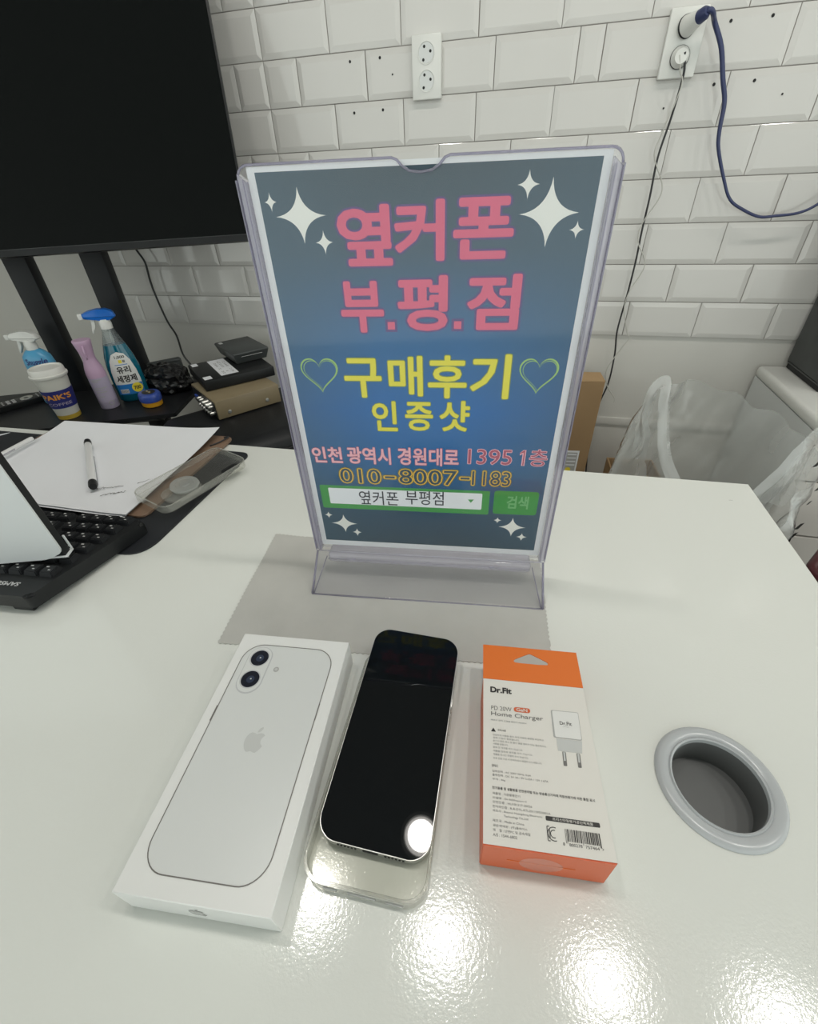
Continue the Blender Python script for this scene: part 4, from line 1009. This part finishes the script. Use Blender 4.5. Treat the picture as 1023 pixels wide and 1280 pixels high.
tub = thing('hair_wax_tub', 'small round tub with blue lid and yellow base on the shelf front', 'tub', (-0.8990, 0.6330, SZ), math.radians(-25))
lathe('tub_base', [(0.0, 0.0005), (0.0255, 0.0005), (0.0290, 0.003), (0.0305, 0.015), (0.0, 0.015)], M['tub_yellow'], tub, 40, 1.0, 0.86)
lathe('tub_lid', [(0.0, 0.0150), (0.0312, 0.0150), (0.0322, 0.018), (0.0318, 0.030), (0.0290, 0.0350), (0.0240, 0.0360), (0.0, 0.0362)], M['tub_blue'], tub, 40, 1.0, 0.86)
def tf(u, v, d): return Vector((u, v, 0.0363 + d))
decal('lid_label', circ(0, 0, 0.0200, 28, 0.0160), tf, M['ink'], tub, 0.0002)
for k in range(4): decal('lid_mark', star(-9.5 + k * 6.2, 0.5 * (-1) ** k, 3.4, 4.6), tf, M['gold'] if k % 2 else M['label_white'], tub, 0.0005)

def crumple(name, loc, size, seed, material, label, cat, box_mix=0.3):
    bm = bmesh.new(); bmesh.ops.create_icosphere(bm, subdivisions=4, radius=1)
    for v in bm.verts:
        p = v.co.copy(); q = Vector((max(-1, min(1, p.x * 1.25)), max(-1, min(1, p.y * 1.25)), max(-1, min(1, p.z * 1.25))))
        p = p.lerp(q, box_mix)
        n1 = noise.noise(p * 2.2 + Vector((seed, 0, 0))); n2 = 1 - abs(noise.noise(p * 4.5 + Vector((0, seed, 0)))) * 2
        f = 1 + 0.22 * n1 + 0.12 * n2
        v.co = Vector((p.x * f * size[0], p.y * f * size[1], (p.z * f * size[2])))
        v.co.z = max(v.co.z, -size[2] * 0.8)
    zmin = min(v.co.z for v in bm.verts)
    for v in bm.verts: v.co.z -= zmin
    o = bm_obj(name, bm, material); o.location = loc; return tag(o, label, cat)
crumple('black_plastic_bag', (-0.9180, 0.7380, SZ + 0.0005), (0.060, 0.042, 0.040), 5.0, M['bag_black'], 'crumpled shiny black plastic bag behind the blue and yellow tub', 'bag')
bx2 = thing('black_pouch', 'upright matt black pouch behind the crumpled black bag', 'pouch', (-0.9650, 0.7920, SZ), 0.45)
bm = bmesh.new(); add_box(bm, -0.045, 0.050, -0.014, 0.014, 0.0005, 0.068, bev=0.006, seg=3)
for v in bm.verts: v.co.y *= 1.0 - 0.45 * v.co.z / 0.08; v.co.z += 0.004 * math.sin(v.co.x * 50) * (v.co.z / 0.06)
auto_smooth(bm_obj('pouch_body', bm, M['grey_mesh'], bx2), 50)
tube('pouch_seam', [(-0.044, -0.0095, 0.062), (0.0, -0.0100, 0.062), (0.049, -0.0095, 0.064)], 0.0009, M['black'], bx2, 6)

rc = thing('remote_control', 'black remote control with round silver pad at the left of the shelf', 'remote control', (-1.2720, 0.5850, SZ), math.radians(62))
prism('body', rr(0.178, 0.046, 0.012, 6), 0.0005, 0.0160, M['black'], rc, 0.004, 3)
lathe('navigation_ring', [(0.0155, 0.0158), (0.0152, 0.0176), (0.0070, 0.0176), (0.0066, 0.0158)], M['steel'], rc, 28, cap=False)
lathe('centre_button', [(0.0, 0.0170), (0.0050, 0.0170), (0.0052, 0.0158), (0.0, 0.0158)], M['black'], rc, 20, cap=False)
bme = bmesh.new(); add_box(bme, -0.0026, 0.0026, -0.0018, 0.0018, 0.0, 0.0016, 0.0004, 1); bt_me = bpy.data.meshes.new('button'); bme.to_mesh(bt_me); bme.free(); bt_me.materials.append(M['legend'])
for i in range(6):
    for j in range(4):
        b = bpy.data.objects.new('button', bt_me); C.objects.link(b); b.parent = rc; b.location = (0.026 + i * 0.0095, -0.0138 + j * 0.0092, 0.0158); b.scale = (0.7, 0.6, 1)
for i, j in ((0, 0), (0, 1), (1, 0), (1, 1), (0, 2), (1, 2), (2, 0), (2, 1), (2, 2), (3, 0), (3, 1), (3, 2)):
    b = bpy.data.objects.new('button', bt_me); C.objects.link(b); b.parent = rc; b.location = (-0.030 - i * 0.013, -0.0120 + j * 0.0120, 0.0158)
    b.scale = (1.6, 1.5, 1) if i < 2 else (0.8, 0.7, 1)

# ------------------------------------------------------------------ black stool with the stacked devices
sto = thing('upholstered_stool', 'black leather stool carrying the stacked set top devices', 'stool', (-0.585, 0.640, 0), math.radians(53))
bm = bmesh.new(); add_box(bm, -0.220, 0.235, -0.165, 0.150, 0.470, 0.599, bev=0.040, seg=5)
auto_smooth(bm_obj('seat', bm, M['leather'], sto), 60)
tube('piping', [(-0.185, -0.1655, 0.560), (0.0, -0.1660, 0.560), (0.200, -0.1655, 0.560)], 0.0035, M['leather'], sto, 6)
bm = bmesh.new(); add_box(bm, -0.200, 0.215, -0.150, 0.135, 0.415, 0.472, bev=0.01); bm_obj('seat_base', bm, M['black'], sto)
for sx in (-0.18, 0.195):
    for sy in (-0.13, 0.115):
        lathe('leg', [(0.014, 0.0), (0.020, 0.42), (0.0, 0.42)], M['black_satin'], sto, 16, cx=sx, cy=sy)

B3 = math.atan2(0.1348, 0.1007)
be = thing('khaki_device', 'khaki metal set top device with cable sockets, lowest of the stack', 'electronic device', (-0.6533, 0.5716, 0.5995), B3)
LB, WB_, HB = 0.1700, 0.1755, 0.0490
box('housing', (0.0, LB, 0.0, WB_, 0.002, HB), M['khaki'], be, 0.002, 2)
box('connector_panel', (-0.0012, 0.0006, 0.004, WB_ - 0.004, 0.005, HB - 0.004), M['black_satin'], be)
for i in range(6):
    for j in range(2):
        bm = bmesh.new(); add_lathe(bm, [(0.0052, 0), (0.0052, 0.010), (0.0040, 0.012), (0.0, 0.012)], 14)
        o = auto_smooth(bm_obj('socket', bm, M['steel'], be)); o.rotation_euler = (0, -PI / 2, 0); o.location = (-0.001, 0.022 + i * 0.0165, 0.0145 + j * 0.0165)
for i in range(2):
    bm = bmesh.new(); add_lathe(bm, [(0.0075, 0), (0.0075, 0.014), (0.0055, 0.016), (0.0, 0.016)], 18)
    o = auto_smooth(bm_obj('socket', bm, M['steel'], be)); o.rotation_euler = (0, -PI / 2, 0); o.location = (-0.001, 0.026 + i * 0.022, 0.0370)
box('blue_socket', (-0.0060, -0.0010, 0.130, 0.148, 0.020, 0.030), M['tub_blue'], be, 0.001)
for sx, sz in ((0.030, 0.016), (0.132, 0.017)):
    bm = bmesh.new(); add_lathe(bm, [(0.0050, 0), (0.0046, 0.0016), (0.0030, 0.0020), (0.0, 0.0012)], 16)
    o = auto_smooth(bm_obj('screw', bm, M['steel'], be)); o.rotation_euler = (PI / 2, 0, 0); o.location = (sx, 0.0, sz)
for i in range(4): box('foot', (0.01 if i % 2 else LB - 0.025, 0.025 if i % 2 else LB - 0.01, 0.01 if i < 2 else WB_ - 0.025, 0.025 if i < 2 else WB_ - 0.01, -0.0005, 0.003), M['black'], be)
B4 = math.radians(48.5)
bd = thing('black_device', 'black set top device with a white paper label, middle of the stack', 'electronic device', (-0.7112, 0.6271, 0.6495), B4)
box('housing', (0.0, 0.186, 0.0, 0.172, 0.0, 0.0260), M['black'], bd, 0.003, 2)
def bdf(u, v, d): return Vector((u, v, 0.0260 + d))
decal('paper_label', [(0.0960, 0.0170), (0.0960, 0.1640), (0.0500, 0.1640), (0.0500, 0.0170)], bdf, M['paper'], bd, 0.0003)
bm = bmesh.new(); r_ = random.Random(11)
for row in range(3):
    for k in range(9):
        u = 0.060 + row * 0.012; v = 0.030 + k * 0.0135
        if r_.random() < .25: continue
        w, h_ = r_.uniform(.004, .008), r_.uniform(.005, .010)
        for a in range(2):
            bm.faces.new([bm.verts.new(bdf(u + x, v + y, 0.0005)) for x, y in ((a * w * .6, 0), (a * w * .6 + .0014, 0), (a * w * .6 + .0014, h_), (a * w * .6, h_))])
bm_obj('label_scribble', bm, M['ink_grey'], bd)
decal('sticker', rect_poly(0.006, 0.026, 0.010, 0.036), bdf, M['paper'], bd, 0.0003); decal('sticker', rect_poly(0.006, 0.022, 0.140, 0.166), bdf, M['paper'], bd, 0.0003)
bu = thing('black_router', 'small black box with sloped sides, topmost of the device stack', 'electronic device', (-0.6900, 0.7620, 0.6760), math.radians(52))
bm = bmesh.new(); add_box(bm, -0.012, 0.092, -0.004, 0.148, 0.0005, 0.0310, bev=0.004, seg=2)
for v in bm.verts:
    if v.co.z < 0.016: v.co.x = 0.04 + (v.co.x - 0.04) * 0.86; v.co.y = 0.072 + (v.co.y - 0.072) * 0.90
auto_smooth(bm_obj('housing', bm, M['grey_mesh'], bu), 40)
box('vent_line', (0.010, 0.070, -0.0046, -0.0038, 0.0195, 0.0202), M['legend'], bu)
box('badge', (-0.004, 0.006, 0.118, 0.136, 0.0308, 0.0312), M['cab_side'], bu)
def cable(name, pts, r, m_, label, cat='cable'): return tag(tube(name, pts, r, M[m_], None, 8, 5), label, cat)
cable('grey_cable', [(-0.545, 0.800, 0.668), (-0.515, 0.815, 0.672), (-0.492, 0.800, 0.655), (-0.480, 0.780, 0.628), (-0.488, 0.760, 0.606)], 0.0028, 'cable_grey', 'grey cable looping down behind the device stack')
cable('black_cable', [(-0.600, 0.868, 0.684), (-0.545, 0.870, 0.688), (-0.500, 0.850, 0.672), (-0.470, 0.820, 0.640), (-0.460, 0.790, 0.606)], 0.0026, 'cable_black', 'black cable behind the topmost small box of the device stack')
cable('television_cable', [(-1.085, 0.972, 0.955)] + [(x, 0.970, z) for x, z in [(-1.0823, 0.9321), (-1.0666, 0.8975), (-1.0707, 0.8483), (-1.0688, 0.8029), (-1.0582, 0.7307), (-1.0418, 0.6871)]] + [(-0.985, 0.905, 0.650), (-0.878, 0.800, 0.655), (-0.842, 0.7700, 0.6660)], 0.0030, 'cable_black', 'black cable hanging from the television to the device stack')

# ------------------------------------------------------------------ wall sockets, plugs, cables
def socket_plate(x0, x1, z0, z1, label):
    t = thing('wall_socket', label, 'wall socket', ((x0 + x1) / 2, WALLY + 0.0045, (z0 + z1) / 2))
    w, h = x1 - x0, z1 - z0
    bm = bmesh.new(); add_box(bm, -w / 2, w / 2, -0.0155, 0.0, -h / 2, h / 2, bev=0.002, seg=2); auto_smooth(bm_obj('cover_plate', bm, M['white_plastic'], t))
    for zc in (0.0225, -0.0205):
        bm = bmesh.new(); add_lathe(bm, [(0.0182, 0.0), (0.0182, 0.0009), (0.0168, 0.0009), (0.0160, -0.0002), (0.0, -0.0002)], 32, cap=False)
        o = auto_smooth(bm_obj('outlet_ring', bm, M['white_plastic'], t)); o.rotation_euler = (PI / 2, 0, 0); o.location = (0, -0.0156, zc)
        bm = bmesh.new(); add_lathe(bm, [(0.0, 0.0), (0.0158, 0.0), (0.0158, 0.0003), (0.0, 0.0003)], 28, cap=False)
        o = auto_smooth(bm_obj('outlet_well', bm, M['cab_side'], t)); o.rotation_euler = (PI / 2, 0, 0); o.location = (0, -0.0158, zc)
        for sx, sz in ((0.0090, 0.002), (-0.0062, -0.0105), (-0.0042, 0.0095)):
            bm = bmesh.new(); add_lathe(bm, [(0.0, 0.0), (0.0026, 0.0), (0.0026, 0.0004), (0.0, 0.0004)], 14, cap=False)
            o = bm_obj('pin_hole', bm, M['hole'], t); o.rotation_euler = (PI / 2, 0, 0); o.location = (sx, -0.0160, zc + sz)
    return t
socket_plate(-0.2350, -0.1720, 1.2070, 1.3075, 'white double wall socket with empty outlets above the sign')
socket_plate(0.2620, 0.3265, 1.2075, 1.3040, 'white double wall socket with two plugs at the upper right')
def plug(loc, d, L, label, dark_end, name):
    d = Vector(d).normalized()
    t = thing(name, label, 'plug', loc); t.rotation_euler = Vector((0, 0, 1)).rotation_difference(d).to_euler()
    lathe('plug_body', [(0.0, 0.0), (0.0158, 0.0), (0.0162, 0.004), (0.0140, L * .45), (0.0110, L), (0.0, L)], M['white_plastic'], t, 28)
    lathe('rubber_ring', [(0.0164, 0.0004), (0.0170, 0.0012), (0.0170, 0.0030), (0.0163, 0.0042)], M['black'], t, 28, cap=False)
    if dark_end: lathe('strain_relief', [(0.0, L - 0.001), (0.0105, L - 0.001), (0.0098, L + 0.012), (0.0060, L + 0.018), (0.0, L + 0.018)], M['cable_navy'], t, 24)
    return t
plug((0.2915, WALLY - 0.0125, 1.2765), (0.45, -0.87, 0.20), 0.034, 'white plug with navy end in the upper outlet at the right', True, 'power_plug')
plug((0.2935, WALLY - 0.0125, 1.2365), (0.0, -1, 0.0), 0.016, 'flat white plug in the lower outlet at the right', False, 'power_plug')
YB = WALLY - 0.030
bl = [(0.3120, WALLY - 0.052, 1.2855), (0.3180, WALLY - 0.058, 1.2880), (0.3260, WALLY - 0.050, 1.2840)]
bl += [(x, YB, z) for x, z in [(0.336, 1.2762), (0.3581, 1.2429), (0.3757, 1.1994), (0.3902, 1.1653), (0.3959, 1.1225), (0.4042, 1.0936), (0.43, 1.0459), (0.4547, 1.009), (0.4873, 0.9898), (0.5213, 0.9771), (0.55, 0.9779), (0.592, 0.9825), (0.6201, 0.9969), (0.655, 1.03), (0.675, 1.09), (0.69, 1.16), (0.70, 1.24)]]
tag(tube('navy_power_cable', bl, lambda t: 0.0042 if t < .3 else 0.0042 - min(1, (t - .3) * 5) * 0.0014, M['cable_navy'], None, 8, 5), 'navy power cable drooping across the tiles to the right', 'cable')
YC = WALLY - 0.022
cable('black_power_wire', [(0.298, WALLY - 0.028, 1.2415)] + [(x, YC, z) for x, z in [(0.3040, 1.2246), (0.3062, 1.2046), (0.3022, 1.1472), (0.2946, 1.0856), (0.297, 1.0183), (0.2971, 0.9543), (0.2992, 0.8919), (0.2976, 0.8174), (0.294, 0.7363), (0.3014, 0.6778), (0.3024, 0.5997), (0.2915, 0.5386), (0.285, 0.44), (0.30, 0.30)]], 0.0021, 'cable_black', 'thin black wire hanging from the right socket down the wall')
cable('pale_wire', [(0.290, WALLY - 0.028, 1.2380)] + [(x, YC - 0.005, z) for x, z in [(0.2975, 1.2156), (0.3065, 1.1937), (0.2921, 1.1279), (0.2859, 1.0898), (0.3147, 1.0402), (0.3148, 1.0127), (0.2935, 0.9697), (0.2934, 0.934), (0.3204, 0.8858), (0.3, 0.83), (0.298, 0.7882), (0.319, 0.7312), (0.3262, 0.7201), (0.302, 0.6716), (0.2890, 0.6325), (0.3014, 0.5907), (0.3257, 0.5599), (0.3276, 0.5459)]], 0.0012, 'cable_white', 'thin pale wire crossing the black wire on the wall')

# ------------------------------------------------------------------ right side: cabinet, black box, bag, cartons
cab = thing('drawer_cabinet', 'white drawer cabinet against the wall at the right', 'cabinet', (0.6540, 0.6549, 0.0))
CD = WALLY - 0.6549 - 0.001
box('carcass', (0.0, 0.62, 0.016, CD, 0.02, 0.630), M['cab_side'], cab)
box('worktop', (-0.004, 0.624, -0.010, CD, 0.630, 0.6575), M['cab_top'], cab, 0.010, 4)
for z0, z1 in ((0.020, 0.2370), (0.2410, 0.3790), (0.3830, 0.5210), (0.5250, 0.6270)):
    d = box('drawer', (0.0, 0.62, 0.0, 0.018, z0, z1), M['cab_front'], cab, 0.0015, 1)
    h = box('drawer_handle', (0.24, 0.38, -0.014, 0.0, z1 - 0.035, z1 - 0.025), M['steel'], d, 0.003)
prn = thing('black_equipment_box', 'tall black equipment box on the cabinet at the right frame edge', 'equipment', (0.703, 0.815, 0.6585))
box('housing', (0.0, 0.40, 0.0, 0.172, 0.010, 0.40), M['grey_mesh'], prn, 0.006)
box('plinth', (0.004, 0.396, 0.004, 0.168, 0.0, 0.011), M['hole'], prn)
box('side_seam', (-0.0006, 0.0006, 0.010, 0.162, 0.016, 0.0175), M['hole'], prn)

# translucent carrier bag
bag = thing('plastic_carrier_bag', 'open translucent white plastic carrier bag beside the cabinet', 'bag', (0.455, 0.600, 0.0))
def interp(tab, a):
    a = a % 360
    for (a0, v0), (a1, v1) in zip(tab, tab[1:]):
        if a0 <= a <= a1:
            t = (a - a0) / (a1 - a0); t = t * t * (3 - 2 * t); return v0 + (v1 - v0) * t
    return tab[-1][1]
# rim height by direction (0 = right, 90 = back wall, 180 = left, 270 = viewer)
rimz = [(0, 0.645), (20, 0.640), (45, 0.648), (70, 0.672), (98, 0.690), (118, 0.694), (140, 0.672), (160, 0.660), (172, 0.700), (182, 0.722), (192, 0.700), (205, 0.600), (225, 0.535), (250, 0.480), (275, 0.470), (300, 0.520), (325, 0.590), (345, 0.640), (360, 0.645)]
rimr = [(0, 0.150), (40, 0.155), (90, 0.150), (130, 0.140), (165, 0.120), (182, 0.128), (200, 0.125), (240, 0.15), (270, 0.16), (310, 0.16), (340, 0.150), (360, 0.150)]
bm = bmesh.new(); NA, NR = 120, 34; rows = []
for j in range(NR + 1):
    t = j / NR; ring = []
    for i in range(NA):
        a = 360 * i / NA; ar = math.radians(a)
        zt = interp(rimz, a); rt = interp(rimr, a)
        z = 0.004 + (zt - 0.004) * t
        r = (0.150 + 0.035 * math.sin(PI * min(1, t * 1.1))) * (1 - t ** 3) + rt * t ** 3
        cx = math.cos(ar) * r * 1.02; cy = math.sin(ar) * r * 1.05
        p = Vector((cx * 5, cy * 5, z * 4))
        w = 1 - abs(noise.noise(p * 1.5 + Vector((3, 1, 7)))) * 2
        w2 = noise.noise(p * 3.6)
        k = 0.020 * w + 0.010 * w2 + 0.008 * math.sin(a * 0.19 + z * 22)
        k *= 0.4 + 0.6 * t
        ring.append(bm.verts.new((cx * (1 + k / max(r, .05)), cy * (1 + k / max(r, .05)), z + 0.01 * w2 * t)))
    rows.append(ring)
for A, B in zip(rows, rows[1:]):
    for i in range(NA): bm.faces.new((A[i], A[(i + 1) % NA], B[(i + 1) % NA], B[i]))
bm.faces.new(rows[0][::-1])
o = bm_obj('bag_body', bm, M['bag'], bag, True)
def ribbon(name, pts, w, material, parent, seed=0):
    P = smooth_path(pts, 6); bm = bmesh.new(); prev = None
    for i, p in enumerate(P):
        t = (P[min(i + 1, len(P) - 1)] - P[max(i - 1, 0)]).normalized(); side = t.cross(Vector((0.5, -0.85, 0.15))).normalized()
        cur = []
        for k in range(5):
            s = (k - 2) / 2; cur.append(bm.verts.new(p + side * (w * s) + Vector((0.0, -0.006 * (1 - s * s), 0)) + Vector((0, 0.006 * noise.noise(p * 30 + Vector((k * 2, seed, 0))), 0))))
        if prev:
            for k in range(4): bm.faces.new((prev[k], prev[k + 1], cur[k + 1], cur[k]))
        prev = cur
    return bm_obj(name, bm, material, parent, True)
ribbon('handle', [(-0.135, -0.010, 0.600), (-0.142, -0.015, 0.670), (-0.138, -0.010, 0.730), (-0.118, 0.0, 0.738), (-0.112, -0.02, 0.690), (-0.088, -0.05, 0.600), (-0.030, -0.10, 0.520)], 0.014, M['bag'], bag, 1)
ribbon('handle', [(-0.04, -0.155, 0.480), (0.04, -0.135, 0.565), (0.105, -0.085, 0.640), (0.148, -0.030, 0.655), (0.160, -0.02, 0.600), (0.140, -0.04, 0.520)], 0.028, M['bag'], bag, 2)
for (x, y, z, w) in ((0.128, -0.100, 0.648, 0.008), (0.160, -0.085, 0.590, 0.006), (0.158, -0.088, 0.560, 0.005), (0.160, -0.095, 0.510, 0.009), (0.158, -0.098, 0.490, 0.008)):
    bm = bmesh.new(); bm.faces.new([bm.verts.new(p) for p in ((x - w * .6, y - .001, z - w), (x + w * .2, y, z - w * .8), (x + w * .7, y, z + w), (x, y - .001, z + w * .7))]); bm_obj('printed_mark', bm, M['ink'], bag)

ct = thing('tall_carton', 'tall kraft cardboard carton against the wall right of the sign', 'carton', (0.2815, 0.9000, 0.0), 0.18)
ct.rotation_euler = (0, 0, 0.10)
box('carton_body', (-0.165, 0.0, 0.0, 0.068, 0.001, 0.628), M['kraft'], ct, 0.002, 1)
box('carton_top', (-0.165, 0.0, 0.0, 0.068, 0.628, 0.6300), M['kraft_light'], ct)
def cf_(u, v, d): return Vector((u, -d, v))
decal('shipping_label', rect_poly(-0.090, -0.0265, 0.350, 0.425), cf_, M['paper'], ct, 0.0004)
decal('label_panel', rect_poly(-0.060, -0.031, 0.356, 0.419), cf_, M['ink_mid'], ct, 0.0007)
for k in range(4): decal('label_line', rect_poly(-0.058, -0.033, 0.376 + k * 0.0115, 0.380 + k * 0.0115), cf_, M['paper'], ct, 0.001)
decal('label_spot', circ(-0.050, 0.362, 0.008, 16), cf_, M['yellow'], ct, 0.001)
sc_ = thing('small_open_carton', 'small open kraft carton standing low beside the carrier bag', 'carton', (0.335, 0.800, 0.0), 0.06)
TT = 0.004
for b in ((0, 0.12, 0, TT), (0, 0.12, 0.090 - TT, 0.090), (0, TT, TT, 0.090 - TT), (0.12 - TT, 0.12, TT, 0.090 - TT)):
    box('carton_wall', (*b, 0.001, 0.415), M['kraft'], sc_)
box('carton_base', (TT, 0.12 - TT, TT, 0.090 - TT, 0.001, 0.005), M['kraft'], sc_)

rd = thing('waste_bin', 'grey waste bin with a dark red rim beyond the right end of the counter', 'bin', (0.588, 0.385, 0.0), math.radians(52))
def binring(z, k): return [(0.105 + (x - 0.105) * k, -0.125 + (y + 0.125) * k, z) for x, y in rr(0.21, 0.25, 0.02, 5, 0.105, -0.125)]
bm = bmesh.new(); rows_ = [[bm.verts.new(p) for p in binring(z, k)] for z, k in ((0.001, 0.80), (0.497, 1.0), (0.497, 0.965), (0.006, 0.77))]
for A, B in zip(rows_, rows_[1:]):
    for i in range(len(A)): bm.faces.new((A[i], A[(i + 1) % len(A)], B[(i + 1) % len(A)], B[i]))
bm.faces.new(rows_[0][::-1]); bm.faces.new(rows_[-1])
auto_smooth(bm_obj('bin_body', bm, M['grey_mesh'], rd))
R_ = binring(0.4985, 1.0); tube('rim', R_ + [R_[0]], 0.0085, M['red_dark'], rd, 8, 1)
